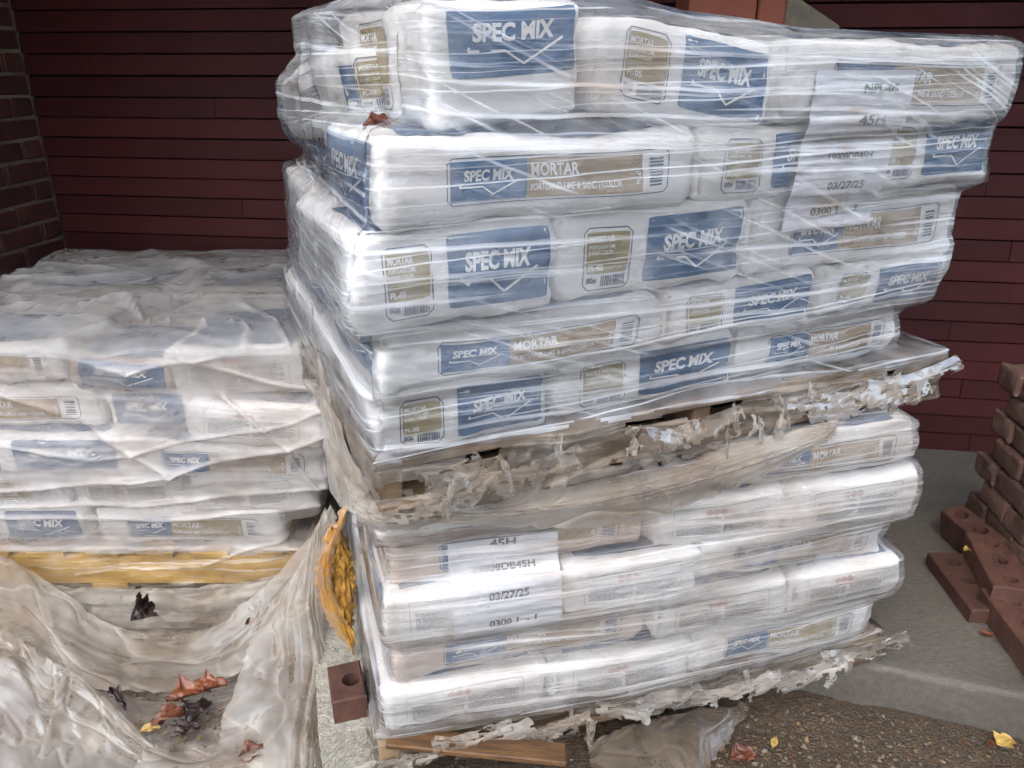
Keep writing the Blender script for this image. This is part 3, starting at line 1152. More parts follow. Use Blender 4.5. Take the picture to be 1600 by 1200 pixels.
def sheet(name, ctrl, nr, nc, mat, root, tearb=None, tearholes=None, seed=1, **kw):
    q = kw.pop('coarse', 3)
    det, dirn, dfr = kw.pop('det', .003), kw.pop('dirn', 'u'), kw.pop('dfr', (3, 15))
    P = loft(ctrl, max(nr // q, 8), max(nc // q, 8))
    P = buckle(P, seed=seed, **kw)
    P = loft(P, nr, nc)
    thin = None
    if det:
        g = np.cross(np.gradient(P, axis=1), np.gradient(P, axis=0))
        g /= np.maximum(np.linalg.norm(g, axis=-1, keepdims=True), 1e-9)
        a, b = np.meshgrid(np.linspace(0, 1, nr), np.linspace(0, 1, nc), indexing='ij')
        if dirn == 'v':
            a, b = b, a  # swapped back below
        asp = np.linalg.norm(np.diff(P, axis=1), axis=-1).sum(1).mean() / .25, np.linalg.norm(np.diff(P, axis=0), axis=-1).sum(0).mean() / .25
        aa, bb = (a * asp[1], b * asp[0]) if dirn == 'u' else (b * asp[1], a * asp[0])
        e = crease(aa, bb, seed + 50, 6, .7, 2.6, {'u': 0.0, 'v': math.pi / 2}[dirn])
        e = e + .10 * fbm(P3(aa * 4, bb * 4, 0 * aa), seed + 53, 2)
        w1 = fbm(P3(aa * 1.2, bb * 1.2, 0 * aa), seed + 54, 2)
        thin = np.clip(ridge(P3(bb * 1.1 + w1, aa * 4.5 + w1 * 1.5, 0 * aa) if dirn == 'u' else P3(bb * 4.5 + w1 * 1.5, aa * 1.1 + w1, 0 * aa), seed + 55), 0, 1) ** 7
        thin = np.maximum(thin, .8 * np.clip(ridge(P3(bb * 2.0 + aa * 1.4 - w1, aa * 2.2 - bb * 1.5 + w1, 0 * aa), seed + 56), 0, 1) ** 10)
        P = P + g * (det * e + .0045 * thin)[..., None]
        zm = kw.get('zmin')
        if zm is not None:
            P[..., 2] = np.maximum(P[..., 2], zm * .8)
    lu = np.linalg.norm(np.diff(P, axis=1), axis=-1).mean() * np.arange(nc)
    lv = np.linalg.norm(np.diff(P, axis=0), axis=-1).mean() * np.arange(nr)
    U, Vv = np.meshgrid(lu, lv)
    faces = grid_faces(nr, nc)
    a = faces[:, 0] // nc / nr
    b = faces[:, 0] % nc / nc
    kill = np.zeros(len(faces), bool)
    if tearb:
        e = tearb * (.5 + .5 * vnoise(P3(b * 9, 0 * b, 0 * b), seed + 60) + .3 * vnoise(P3(b * 33, 0 * b, 0 * b), seed + 61))
        kill |= a > 1 - e
    if tearholes:
        kill |= vnoise(P3(b * 9, a * 7, 0 * a), seed + 66) + .3 * vnoise(P3(b * 30, a * 25, 0 * a), seed + 67) > tearholes
    faces = faces[~kill]
    return mk(name, P, faces, M[mat], root, True, np.stack([U.ravel(), Vv.ravel()], -1), None if thin is None else thin * .42)


# ================================================================== THE SETTING
# ground: one sheet, finer near the camera
def ground():
    xs = np.concatenate([[-200, -60, -20, -8, -4], np.linspace(-2.4, 2.6, 170), [4, 8, 20, 60, 200]])
    ys = np.concatenate([[-200, -60, -20, -6, -2, 0], np.linspace(.6, 3.3, 120), [5, 12, 40, 200]])
    X, Y = np.meshgrid(xs, ys)
    Z = .010 * fbm(P3(X * 3, Y * 3, 0 * X), 3, 3) + .004 * fbm(P3(X * 22, Y * 22, 0 * X), 9, 2)
    o = mk('ground', P3(X, Y, Z - .004), grid_faces(len(ys), len(xs)), M['dirt'], None, True)
    return struct(o)


ground()

WD = np.array([math.cos(R(-8.4)), math.sin(R(-8.4))])      # direction of the siding wall
WNn = np.array([WD[1], -WD[0]])                            # out of the wall, towards the camera
WC = np.array([-1.755, 3.005])                             # inside corner siding / brick
WROT = R(-8.4)

# concrete slab with a rounded front edge
def slab():
    e0, e1 = np.array([.845, 1.418]), np.array([1.153, 1.317])
    d = (e1 - e0) / np.linalg.norm(e1 - e0)
    n = np.array([-d[1], d[0]])
    us = np.linspace(-1.9, 2.6, 190)
    prof = [(.012, -.06), (.006, .0), (.0, .03), (.0, .06), (0, .085), (0, .112), (.0015, .121), (.006, .127), (.014, .1295), (.04, .13)] + [(.04 + k * .05, .13) for k in range(1, 40)]
    prof = np.array(prof)
    U, K = np.meshgrid(us, np.arange(len(prof)))
    off, z = prof[K, 0], prof[K, 1]
    off = off + .003 * fbm(P3(U * 6, z * 30, 0 * U), 5, 3)
    z = z + np.where(z > .11, .0018 * fbm(P3(U * 5, off * 5, 0 * U), 6, 3), 0)
    X = e0[0] + d[0] * U + n[0] * off
    Y = e0[1] + d[1] * U + n[1] * off
    o = mk('pavement', P3(X, Y, z), grid_faces(len(prof), len(us)), M['concrete'], None, True)
    return struct(o)


slab()

# siding wall: each clapboard its own piece
def siding():
    root = empty('siding_wall', (WC[0], WC[1], 0), WROT)
    tag(root, 'dark maroon clapboard wall behind the stacks', 'wall')
    L, z0, ex, H = 4.4, .132, .0705, 2.29
    back = small_box((L + .3, .05, H - .02), 0)
    o = bm_obj('sheathing', back, M['siding_back'], root)
    o.location = (-.25, .014, .02)
    r = random.Random(11)
    z = z0
    row = 0
    while z < H - ex:
        cuts = [0]
        x = r.uniform(.6, 2.4)
        while x < L - .4:
            cuts.append(x)
            x += r.uniform(1.6, 2.4)
        cuts.append(L)
        for a, b in zip(cuts[:-1], cuts[1:]):
            w = b - a - .0022
            t0, t1 = -.003, -.0135 + r.uniform(-.001, .001)
            hb = ex - .0055
            g = r.uniform(-.001, .001)
            V = [(0, .013, 0), (w, .013, 0), (w, t1, 0), (0, t1, 0), (0, t1 - .0005, .002), (w, t1 - .0005, .002),
                 (0, t0, hb), (w, t0, hb), (0, .013, hb), (w, .013, hb)]
            Fc = [[0, 1, 2, 3], [3, 2, 5, 4], [4, 5, 7, 6], [6, 7, 9, 8], [8, 9, 1, 0], [0, 3, 4, 6, 8], [1, 9, 7, 5, 2]]
            ob = mk('clapboard', V, Fc, M['siding'], root)
            ob.location = (a, 0, z + g)
        z += ex
        row += 1


siding()

# left return wall of brick
def brick_wall():
    root = empty('brick_wall', (WC[0], WC[1], 0), WROT)
    tag(root, 'dark brown brick return wall at the left edge', 'wall')
    L, H = 1.5, 2.29
    m = small_box((.2, L + .03, H), 0)
    o = bm_obj('mortar', m, M['mortar'], root)
    o.location = (-.207, -L - .02, 0)
    bl, bh, j = .198, .0615, .0125
    r = random.Random(4)
    meshes = {}
    for k in range(int(H / (bh + j))):
        y = -.022 - (0.10 if k % 2 else 0)
        if k % 2:
            lst = [(-.022, .088)]
        else:
            lst = []
        p = y - (.0 if not k % 2 else 0)
        while p - bl > -L - .02:
            lst.append((p, bl))
            p -= bl + j
        for (yy, ln) in lst:
            key = (round(ln, 3), r.randrange(4))
            if key not in meshes:
                bm = small_box((.1, ln, bh), .004)
                rs = random.Random(key[1])
                for v in bm.verts:
                    v.co += Vector((rs.uniform(-.0015, .0015), rs.uniform(-.002, .002), rs.uniform(-.0015, .0015)))
                me = bpy.data.meshes.new('brick')
                bm.to_mesh(me)
                bm.free()
                me.materials.append(M['brick_dark'])
                meshes[key] = me
            ob = bpy.data.objects.new('brick', meshes[key])
            COL.objects.link(ob)
            ob.parent = root
            ob.location = (-.098 + r.uniform(-.002, .002), yy - ln, .006 + k * (bh + j))


brick_wall()

# unseen soffit over the recess, added and sized to darken wall and slab
o = bm_obj('shade_soffit', small_box((4.7, 1.6, .12), .004), M['siding_back'])
o.location = (WC[0] - .2 + WNn[0] * 1.55, WC[1] + WNn[1] * 1.55, 2.30)
o.rotation_euler = (0, 0, WROT)
struct(o)

# rust red ledge with grey sloped cap on the wall, peeking over the stack
def ledge():
    a = np.array(at_y(1000, 20, 2.42))
    root = empty('wall_ledge', (0, 0, 0))
    tag(root, 'rust red masonry ledge with sloping grey end showing above the upper stack', 'ledge')
    x0, x1, x2 = at_y(1070, 20, 2.45)[0], at_y(1180, 20, 2.42)[0], at_y(1228, 20, 2.40)[0]
    y = 2.40
    for (p, q, yy) in ((x0, x1 - .002, y + .0), (x1 + .002, x2, y - .002)):
        o = bm_obj('ledge_block', small_box((q - p, .20, .62), .004), M['rustred'], root)
        o.location = (p, yy, 1.30)
    V = []
    h0, h1 = 1.92, 1.40
    xe = at_y(1310, 40, 2.42)[0]
    for yy in (y + .01, y + .19):
        zt = at_y(1237, -2, y)[2] 
        V += [(x2 + .002, yy, 1.30), (xe, yy, 1.30), (xe, yy, at_y(1310, 40, y)[2]), (x2 + .002, yy, zt + .02)]
    Fc = [[0, 1, 2, 3], [7, 6, 5, 4], [0, 4, 5, 1], [1, 5, 6, 2], [2, 6, 7, 3], [3, 7, 4, 0]]
    mk('sloped_end', V, Fc, M['cap'], root)


ledge()

# ================================================================== UPPER STACK
UP = Frame((-.206, 1.035), 23.5)
LO = Frame((-.264, 1.12), 15.0)
LE = Frame((-1.72, 1.70), 0.0)
ROW = ['bottom', 'second', 'third', 'fourth', 'top']
LOWER_ROW = ['bottom', 'second', 'middle', 'fourth', 'top']


def rows(fr, spec, zs, stackname, group, D):
    """spec: list of rows, each a list of (u0, u1, kind, options)"""
    names3 = ['left', 'middle', 'right']
    what = {'end': 'gold label and blue panel', 'brand': 'broad blue panel', 'brand_high': 'blue panel high on it', 'side': 'blue and tan strip label', 'sidegold': 'blue and gold strip label', 'ghs': 'small hazard label'}
    for i, row in enumerate(spec):
        z0, z1 = zs[i], zs[i + 1]
        for j, (u0, u1, kind, op) in enumerate(row):
            op = dict(op)
            pos = op.pop('pos', names3[j] if j < 3 else 'back')
            dv = op.pop('dv', .34 if kind in ('side', 'sidegold') and (u1 - u0) > .4 else .49)
            v0 = op.pop('v', 0.0)
            dz0, dz1 = op.pop('dz', (0, 0))
            lab = op.pop('label', None) or '%s sack, %s row of %s, %s' % (pos, ROW[i], stackname, what[kind])
            q = 4.5 if fr is LE else 1.0
            kw = dict(rz=random.uniform(-.012, .012) * q, ry=random.uniform(-.008, .008) * q)
            kw.update(op)
            sack(fr, u0, u1, v0, dv, z0 + .001 + dz0, z1 + dz1, kind, lab, group, **kw)


pallet(UP, .785, 1.225, .9, .094, 'weathered wooden pallet wrapped in torn film under the upper stack')
uz = [.88, .988, 1.09, 1.233, 1.357, 1.505]
rows(UP, [
    [(.000, .300, 'end', {'left': 'ghs', 'v': .012}), (.312, .69, 'end', {'v': .03}), (.70, 1.12, 'side', {'v': .04})],
    [(.014, .506, 'side', {'left': 'brand', 'v': .0}), (.52, .858, 'end', {'v': .02}), (.868, 1.188, 'end', {'v': .02})],
    [(-.018, .294, 'end', {'left': 'ghs', 'v': -.012, 'rx': R(-2)}), (.302, .67, 'end', {'v': .015}), (.68, 1.20, 'side', {'v': .02})],
    [(.03, .544, 'side', {'left': 'brand', 'v': -.005}), (.553, .89, 'end', {'v': .01}), (.90, 1.236, 'end', {'v': .01, 'flip': False})],
    [(.115, .35, 'brand_high', {'v': .02, 'dz': (0, .018), 'ry': R(-3), 'left': 'gold'}), (.352, .68, 'end', {'v': .01, 'dz': (0.018, .002), 'ry': R(4.5), 'tilt': -.09}), (.69, 1.245, 'side', {'v': .0, 'dz': (0, -.022), 'ry': R(1.0)})],
], uz, 'the upper stack', 'sacks on the upper pallet', 1.0)
# sacks behind, along the left side and on top
back = [
    (0, .0, .48, .51, .36, 'ghs'), (1, .025, .34, .36, .46, 'brand'), (2, .02, .3, .49, .32, 'ghs'), (3, .06, .36, .36, .44, 'brand'),
]
for (i, u, w, v, dv, lf) in back:
    sack(UP, u, u + w, v, dv, uz[i] + .001, uz[i + 1], None, 'rear sack of the %s row on the left side of the upper stack' % ROW[i], 'sacks on the upper pallet', left=lf, rz=random.uniform(-.02, .02))
tn = sack(UP, .035, .43, .235, .34, uz[4] - .006, uz[5] - .045, 'goldleft', 'sack behind crumpled film at the top left of the upper stack', 'sacks on the upper pallet', left='ghs', rz=R(6), ry=R(-8), rx=R(-7), top=False)
d = Decal()
d.text('MCO TYPE N', .03, .085, .012, width=.10, bold=.02)
A = np.array(d.v)
mk('lettering', P3(A[:, 0], .02 + (A[:, 1] - .085) * 1.3, 0 * A[:, 0] + uz[5] - uz[4] - .030), d.f, M['ink_black'], tn)
sack(UP, .36, .72, .52, .46, uz[4] + .002, uz[5] + .0, None, 'rear middle sack on top of the upper stack, behind the tilted front sack', 'sacks on the upper pallet', rz=R(-3))
sack(UP, .78, 1.22, .38, .33, uz[4] + .002, uz[5] - .012, None, 'rear right sack on top of the upper stack, pale edge rising behind', 'sacks on the upper pallet', rz=R(5), mat='paper')

for zc in np.linspace(.785, 1.40, 70):
    UP.pts.append(np.array([(1.12, .90, zc), (.12, .86, zc)]))
shU = Shell(UP, 1.22, .9, .765, 1.455, nz=150)
rootU = UP.empty('stretch_wrap', 0, 0, 0)
tag(rootU, 'clear stretch film wound around the upper stack, torn along its pallet', 'film', 'films over the sacks')
shU.build('wrap', 'film', rootU, seed=3, ztear=.885, tear=.60, mat2='film_scrap', crump=((.05, .15, 1.42, .13, .0055), (.0, .3, 1.36, .12, .004)))
paper_sheet(UP, shU, .752, .967, 1.172, 1.435, [
    ('NPL-05', .66, .865, .058, .36, 'ink_green'), ('45H', .64, .67, .066, .28, 'ink_black'), ('19008DB45H', .55, .455, .048, .48, 'ink_black'),
    ('03/27/25', .57, .265, .052, .40, 'ink_black'), ('0300 1  .  2', .55, .10, .052, .54, 'ink_black')], 'long white paper notice ending in 0300 1 . 2, under the upper film', skew=.09)

# ================================================================== LOWER STACK
pallet(LO, .131, 1.16, .92, .094, 'wooden pallet under the lower stack, one corner splashed yellow')
lz = [.226, .337, .447, .556, .666, .768]
rows(LO, [
    [(.012, .345, 'ghs', {'left': 'brand', 'v': -.012}), (.352, .66, 'ghs', {'v': -.022}), (.668, 1.11, 'sidegold', {'v': -.005, 'mat': 'paper'})],
    [(.045, .56, 'side', {'left': 'ghs', 'v': .012, 'mat': 'paper_pink'}), (.572, .875, 'ghs', {'v': -.016}), (.884, 1.165, 'ghs', {'v': -.02})],
    [(.03, .362, 'ghs', {'left': 'brand', 'v': -.014}), (.372, .66, 'ghs', {'v': -.018}), (.67, 1.12, 'side', {'v': .01})],
    [(.05, .548, 'side', {'left': 'ghs', 'v': .02, 'mat': 'paper_pink'}), (.556, .85, 'ghs', {'v': -.004}), (.858, 1.155, 'ghs', {'v': -.014})],
    [(.03, .36, 'ghs', {'left': 'brand', 'v': .0}), (.37, .69, 'end', {'v': .0}), (.70, 1.13, 'side', {'v': .0})],
], lz, 'the lower stack', 'sacks on the lower pallet', .95)
for i, (u, w, v, dv, lf) in enumerate([(.01, .49, .5, .45, 'ghs'), (.04, .33, .37, .57, 'brand'), (.03, .49, .5, .45, 'ghs'), (.05, .33, .38, .56, 'brand'), (.03, .49, .5, .45, 'ghs')]):
    sack(LO, u, u + w, v, dv, lz[i] + .001, lz[i + 1], None, 'rear sack of the %s row on the left side of the lower stack' % ROW[i], 'sacks on the lower pallet', left=lf)
for zc in np.linspace(.13, .77, 70):
    LO.pts.append(np.array([(1.08, .93, zc), (.05, .93, zc)]))
shL = Shell(LO, 1.16, .92, .09, .75, nz=140)
rootL = LO.empty('stretch_wrap', 0, 0, 0)
tag(rootL, 'clear stretch film wound around the lower stack, ragged at the bottom', 'film', 'films over the sacks')
shL.build('wrap', 'film_low', rootL, seed=23, ztear=.232, tear=.40, rings=12, topoff=.004, mat2='film_scrap')
paper_sheet(LO, shL, .154, .362, .435, .640, [
    ('45H', .49, .905, .09, .24, 'ink_black'), ('19008DB45H', .50, .68, .06, .56, 'ink_black'),
    ('03/27/25', .51, .445, .085, .37, 'ink_black'), ('0300 1  - 1', .54, .16, .08, .44, 'ink_black')], 'white paper notice ending in 0300 1 -1, under the lower film')

# ================================================================== LEFT STACK
pallet(LE, .01, 1.24, 1.0, .115, 'lower wooden pallet beneath the yellow one, half buried in loose film')
pallet(LE, .128, 1.26, 1.0, .125, 'yellow painted pallet under the left stack', mat='wood_yellow', deckmat='wood_yellow', along='u')
ez = [.254, .366, .478, .590, .702, .812]
X0 = 1.72
rows(LE, [
    [(.22, .60, 'end', {'v': .03, 'pos': 'middle'}), (.615, 1.11, 'sidegold', {'v': .03, 'pos': 'right'})],
    [(.10, .56, 'side', {'v': .03}), (.575, .885, 'ghs', {'v': .02}), (.893, 1.20, 'ghs', {'v': .0})],
    [(.25, .745, 'end', {'v': .01, 'pos': 'left'}), (.755, 1.25, 'side', {'v': -.02, 'pos': 'right', 'ry': R(2.5), 'dz': (.004, 0)})],
    [(.17, .685, 'side', {'v': .04}), (.70, .915, 'brand', {'v': .05}), (.925, 1.255, 'ghs', {'v': -.02, 'ry': R(3.5)})],
    [(.20, .63, 'side', {'v': .06}), (.645, .89, 'brand', {'v': .02, 'rx': R(-4), 'mat': 'paper_pink', 'ry': R(4), 'dz': (.004, -.012)}), (.90, 1.25, 'ghs', {'v': -.01, 'ry': R(-2), 'dz': (0, .01)})],
], ez, 'the left stack', 'sacks on the left pallet', 1.0)
for (u, w, v, dv, q) in ((.2, .5, .55, .4, 'left'), (.72, .5, .53, .42, 'right')):
    sack(LE, u, u + w, v, dv, ez[4], ez[5] + .005, None, 'rear %s sack on top of the left stack, under loose film' % q, 'sacks on the left pallet')
for zc in np.linspace(.13, .80, 70):
    LE.pts.append(np.array([(1.18, .97, zc), (.04, .97, zc), (.03, .05, zc), (1.19, .6, zc)]))
shE = Shell(LE, 1.24, 1.0, .12, .79, nz=170, sig=5, win=.02)
rootE = LE.empty('plastic_sheet', 0, 0, 0)
tag(rootE, 'loose milky plastic sheet over the left stack, draped in folds to the ground', 'film', 'films over the sacks')


def fold_px(*pts):
    out = []
    for (x, y) in pts:
        p = at_y(x, y, 1.665)
        out.append((p[0] + 1.72, p[2]))
    return out


EF = [(fold_px((-80, 530), (60, 548), (190, 582)), .016, .006), (fold_px((190, 582), (350, 548), (500, 512)), .016, .006), (fold_px((250, 556), (480, 618)), .008, .004),
      (fold_px((-60, 610), (120, 655), (260, 742)), .010, .005), (fold_px((-60, 778), (250, 738), (330, 715), (490, 668)), .018, .006), (fold_px((-60, 800), (200, 790), (490, 765)), .012, .004),
      (fold_px((-60, 815), (250, 812), (495, 798)), .012, .004), (fold_px((120, 898), (300, 886), (470, 840)), .006, .0025), (fold_px((330, 620), (420, 700), (480, 775)), .008, .004), (fold_px((-60, 690), (150, 715), (480, 640)), .008, .003)]
shE.build('cover', 'film_loose', rootE, folds=EF, seed=53, ztear=.268, tear=9, mat2='film_clear', loose=.003, off=.02, pleat=.0006, topoff=.012, capmat='film_top', mound=.008, creases=.005)

rootE_inv = rootE  # world = pallet axes shifted (angle 0)


def le(p):
    return (p[0] + 1.72, p[1] - 1.70, p[2])


def leY(x, y, Y):
    return le(at_y(x, y, Y))


def leZ(x, y, z):
    return le(at_z(x, y, z))


# the swag hanging in front of the pallet
sheet('swag', [
    [leY(-120, 850, 1.60), leY(0, 868, 1.64), leY(100, 925, 1.64), leY(200, 985, 1.63), leY(310, 985, 1.63), leY(400, 925, 1.63), leY(470, 850, 1.61), leY(512, 790, 1.55)],
    [leY(-120, 920, 1.58), leY(0, 920, 1.60), leY(90, 970, 1.58), leY(195, 1022, 1.57), leY(320, 1018, 1.57), leY(420, 950, 1.58), leY(485, 870, 1.57), leY(520, 800, 1.53)],
    [leY(-120, 980, 1.55), leY(0, 965, 1.56), leY(85, 1010, 1.53), leY(200, 1050, 1.52), leY(330, 1040, 1.52), leY(430, 975, 1.55), leY(492, 890, 1.54), leY(524, 815, 1.51)],
    [leZ(-120, 1030, .02), leY(0, 1010, 1.51), leZ(85, 1050, .05), leZ(200, 1078, .04), leZ(335, 1060, .05), leY(435, 1005, 1.50), leY(498, 920, 1.51), leY(528, 830, 1.49)],
], 110, 200, 'film_drape', rootE, su=1.03, sv=1.25, iters=150, seed=71, amp=.006, fu=3, fv=8, pin_edges='t', zmin=.012, pull=.012, det=.0035)
# film lying on the ground, lower left
sheet('ground_fold', [
    [leZ(-100, 960, .07), leZ(0, 985, .08), leZ(70, 1030, .07), leZ(130, 1065, .055), leZ(190, 1115, .04), leZ(248, 1168, .02)],
    [leZ(-100, 1010, .05), leZ(0, 1030, .06), leZ(70, 1075, .05), leZ(120, 1110, .04), leZ(180, 1145, .03), leZ(242, 1185, .012)],
    [leZ(-100, 1080, .02), leZ(0, 1100, .03), leZ(60, 1135, .03), leZ(110, 1155, .02), leZ(170, 1180, .015), leZ(236, 1210, .01)],
    [leZ(-100, 1180, .012), leZ(0, 1200, .012), leZ(50, 1210, .02), leZ(100, 1230, .012), leZ(160, 1240, .012), leZ(230, 1250, .01)],
], 70, 110, 'film_drape', rootE, su=1.04, sv=1.16, iters=110, seed=81, amp=.006, fu=4, fv=7, pin_edges='', zmin=.014, pull=.02, det=.0035)
# film falling at the right, beside the block
sheet('hanging_fold', [
    [leY(450, 905, 1.52), leY(468, 880, 1.52), leY(480, 860, 1.50), leY(490, 838, 1.49), leY(497, 815, 1.48), leY(505, 795, 1.48)],
    [leY(400, 990, 1.50), leY(432, 965, 1.48), leY(455, 950, 1.46), leY(478, 940, 1.45), leY(494, 955, 1.45), leY(506, 975, 1.45)],
    [leY(380, 1055, 1.44), leY(420, 1040, 1.41), leY(455, 1030, 1.38), leY(490, 1030, 1.36), leY(515, 1045, 1.36), leY(530, 1060, 1.36)],
    [leZ(352, 1120, .04), leY(410, 1105, 1.32), leY(450, 1095, 1.28), leY(480, 1100, 1.26), leY(505, 1110, 1.26), leY(520, 1115, 1.27)],
    [leZ(345, 1165, .02), leZ(400, 1165, .05), leY(445, 1160, 1.18), leY(475, 1165, 1.17), leY(495, 1175, 1.17), leY(512, 1170, 1.20)],
    [leZ(300, 1230, .012), leZ(380, 1240, .02), leZ(440, 1250, .03), leZ(470, 1260, .03), leZ(495, 1250, .02), leZ(505, 1240, .02)],
], 150, 90, 'film_drape', rootE, su=1.28, sv=1.06, iters=150, seed=91, amp=.006, fu=8, fv=3, pin_edges='t', zmin=.014, pull=.012, dirn='v', det=.0035)
sheet('pocket_floor', [
    [leZ(120, 1050, .03), leZ(220, 1062, .02), leZ(300, 1058, .02), leZ(390, 1040, .03)],
    [leZ(150, 1095, .018), leZ(230, 1110, .012), leZ(310, 1105, .012), leZ(380, 1090, .02)],
    [leZ(190, 1150, .012), leZ(250, 1160, .012), leZ(320, 1155, .012), leZ(375, 1140, .02)],
    [leZ(220, 1200, .012), leZ(260, 1205, .012), leZ(320, 1200, .012), leZ(380, 1190, .02)],
], 40, 60, 'film_muddy', rootE, su=1.05, sv=1.1, iters=60, seed=87, amp=.004, fu=3, fv=3, pin_edges='', zmin=.008, pull=.03, det=.0035)
# film along the bottom, in front of the leaf pocket
sheet('bottom_fold', [
    [leZ(225, 1168, .02), leZ(270, 1172, .03), leZ(320, 1168, .045), leZ(360, 1150, .05), leZ(400, 1120, .06)],
    [leZ(215, 1190, .03), leZ(270, 1195, .05), leZ(330, 1190, .06), leZ(380, 1180, .06), leZ(430, 1160, .07)],
    [leZ(205, 1225, .02), leZ(270, 1230, .03), leZ(340, 1225, .04), leZ(400, 1215, .04), leZ(460, 1200, .04)],
    [leZ(200, 1270, .014), leZ(270, 1270, .014), leZ(350, 1270, .014), leZ(420, 1260, .014), leZ(480, 1250, .014)],
], 50, 90, 'film_drape', rootE, su=1.06, sv=1.1, iters=80, seed=88, amp=.006, fu=3, fv=3, pin_edges='', zmin=.014, pull=.02, det=.0035)
# film caught under the sacks behind the swag
sheet('tucked_fold', [
    [leY(-60, 905, 1.67), leY(90, 915, 1.67), leY(220, 920, 1.67), leY(340, 915, 1.67), leY(470, 890, 1.67)],
    [leY(-60, 950, 1.655), leY(90, 958, 1.65), leY(220, 962, 1.65), leY(340, 955, 1.65), leY(470, 930, 1.655)],
    [leY(-60, 1010, 1.65), leY(90, 1020, 1.64), leY(220, 1020, 1.64), leY(340, 1010, 1.64), leY(470, 980, 1.65)],
], 50, 120, 'film_drape', rootE, su=1.02, sv=1.3, iters=100, seed=97, amp=.004, fu=3, fv=6, pin_edges='tb', zmin=.012, pull=.02)

# film slung between the two pallets at the front, part of the lower wrap
def lo(p):
    d = np.array(p[:2]) - LO.O
    c, s = math.cos(LO.a), math.sin(LO.a)
    return (d[0] * c + d[1] * s, -d[0] * s + d[1] * c, p[2])


def plane_px(fr, x, y, v):
    r = ray(x, y)
    n = np.array([-math.sin(fr.a), math.cos(fr.a)])
    t = (np.dot(fr.O, n) + v) / np.dot(r[:2], n)
    return (r[0] * t, t, r[2] * t + CAMH)


def loP(x, y, v):
    return lo(plane_px(LO, x, y, v))


sheet('slung_fold', [
    [loP(535, 742, .00), loP(590, 770, -.03), loP(700, 775, -.03), loP(850, 748, -.02), loP(1000, 718, .0), loP(1150, 690, .0), loP(1310, 655, .0)],
    [loP(545, 770, -.02), loP(595, 800, -.045), loP(700, 805, -.045), loP(850, 785, -.045), loP(1000, 752, -.035), loP(1150, 712, -.025), loP(1305, 668, -.02)],
    [loP(552, 795, -.03), loP(600, 818, -.05), loP(700, 808, -.05), loP(850, 800, -.055), loP(1000, 778, -.05), loP(1150, 735, -.04), loP(1300, 680, -.03)],
    [loP(560, 812, -.02), loP(605, 830, -.035), loP(700, 818, -.035), loP(850, 822, -.04), loP(990, 812, -.04), loP(1130, 765, -.035), loP(1290, 692, -.03)],
], 80, 210, 'film_drape', rootL, su=1.02, sv=1.3, iters=130, seed=111, amp=.005, fu=3, fv=8, pin_edges='t', pull=.015, det=.0035)
# the film's pale left flap
sheet('side_flap', [
    [loP(478, 470, .17), loP(500, 560, .11), loP(530, 660, .05), loP(588, 795, -.03)],
    [loP(492, 560, .16), loP(508, 640, .10), loP(536, 725, .04), loP(590, 812, -.03)],
    [loP(505, 660, .13), loP(518, 710, .08), loP(545, 775, .03), loP(592, 822, -.03)],
    [loP(515, 765, .09), loP(528, 785, .06), loP(555, 805, .01), loP(594, 830, -.03)],
], 70, 60, 'film_drape', rootL, su=1.05, sv=1.06, iters=80, seed=121, amp=.004, fu=4, fv=5, pin_edges='t', pull=.02, det=.0035, dirn='v')

# torn scraps along both pallets
def scraps(fr, root, W, z, n, seed, vmin=-.012):
    r = random.Random(seed)
    for k in range(n):
        u = r.uniform(.03, W - .06)
        wide = r.random() < .6
        w, h = (r.uniform(.10, .26), r.uniform(.02, .05)) if wide else (r.uniform(.004, .012), r.uniform(.035, .085))
        zt = z + r.uniform(-.005, .06)
        v = vmin - r.uniform(.0, .008)
        rows_ = []
        lean, sway = r.uniform(-.02, .02), r.uniform(-.012, .012)
        for a in range(5):
            f = a / 4
            rows_.append([(u + w * (b / 3 - .5) * (1 - .5 * f * (not wide)) + lean * f + sway * math.sin(f * 3) + r.uniform(-.004, .004), v - .014 * math.sin(f * 2.2) * r.uniform(.4, 1.3) - r.uniform(0, .004), zt - h * f - (.012 * math.sin(b * 1.3) if wide else 0) + r.uniform(-.004, .004)) for b in range(4)])
        sheet('torn_scrap', rows_, 26, 30, 'film_rag', root, tearb=.5 if wide else .1, tearholes=.6 if wide else 2, su=1.06, sv=1.04, iters=40, seed=seed + k * 3, amp=.002, fu=2, fv=2, pin_edges='t', pull=.0, bend=.3, det=.006, dirn='u' if wide else 'v')


scraps(UP, rootU, 1.22, .825, 30, 201)
scraps(LO, rootL, 1.16, .175, 16, 401, -.024)

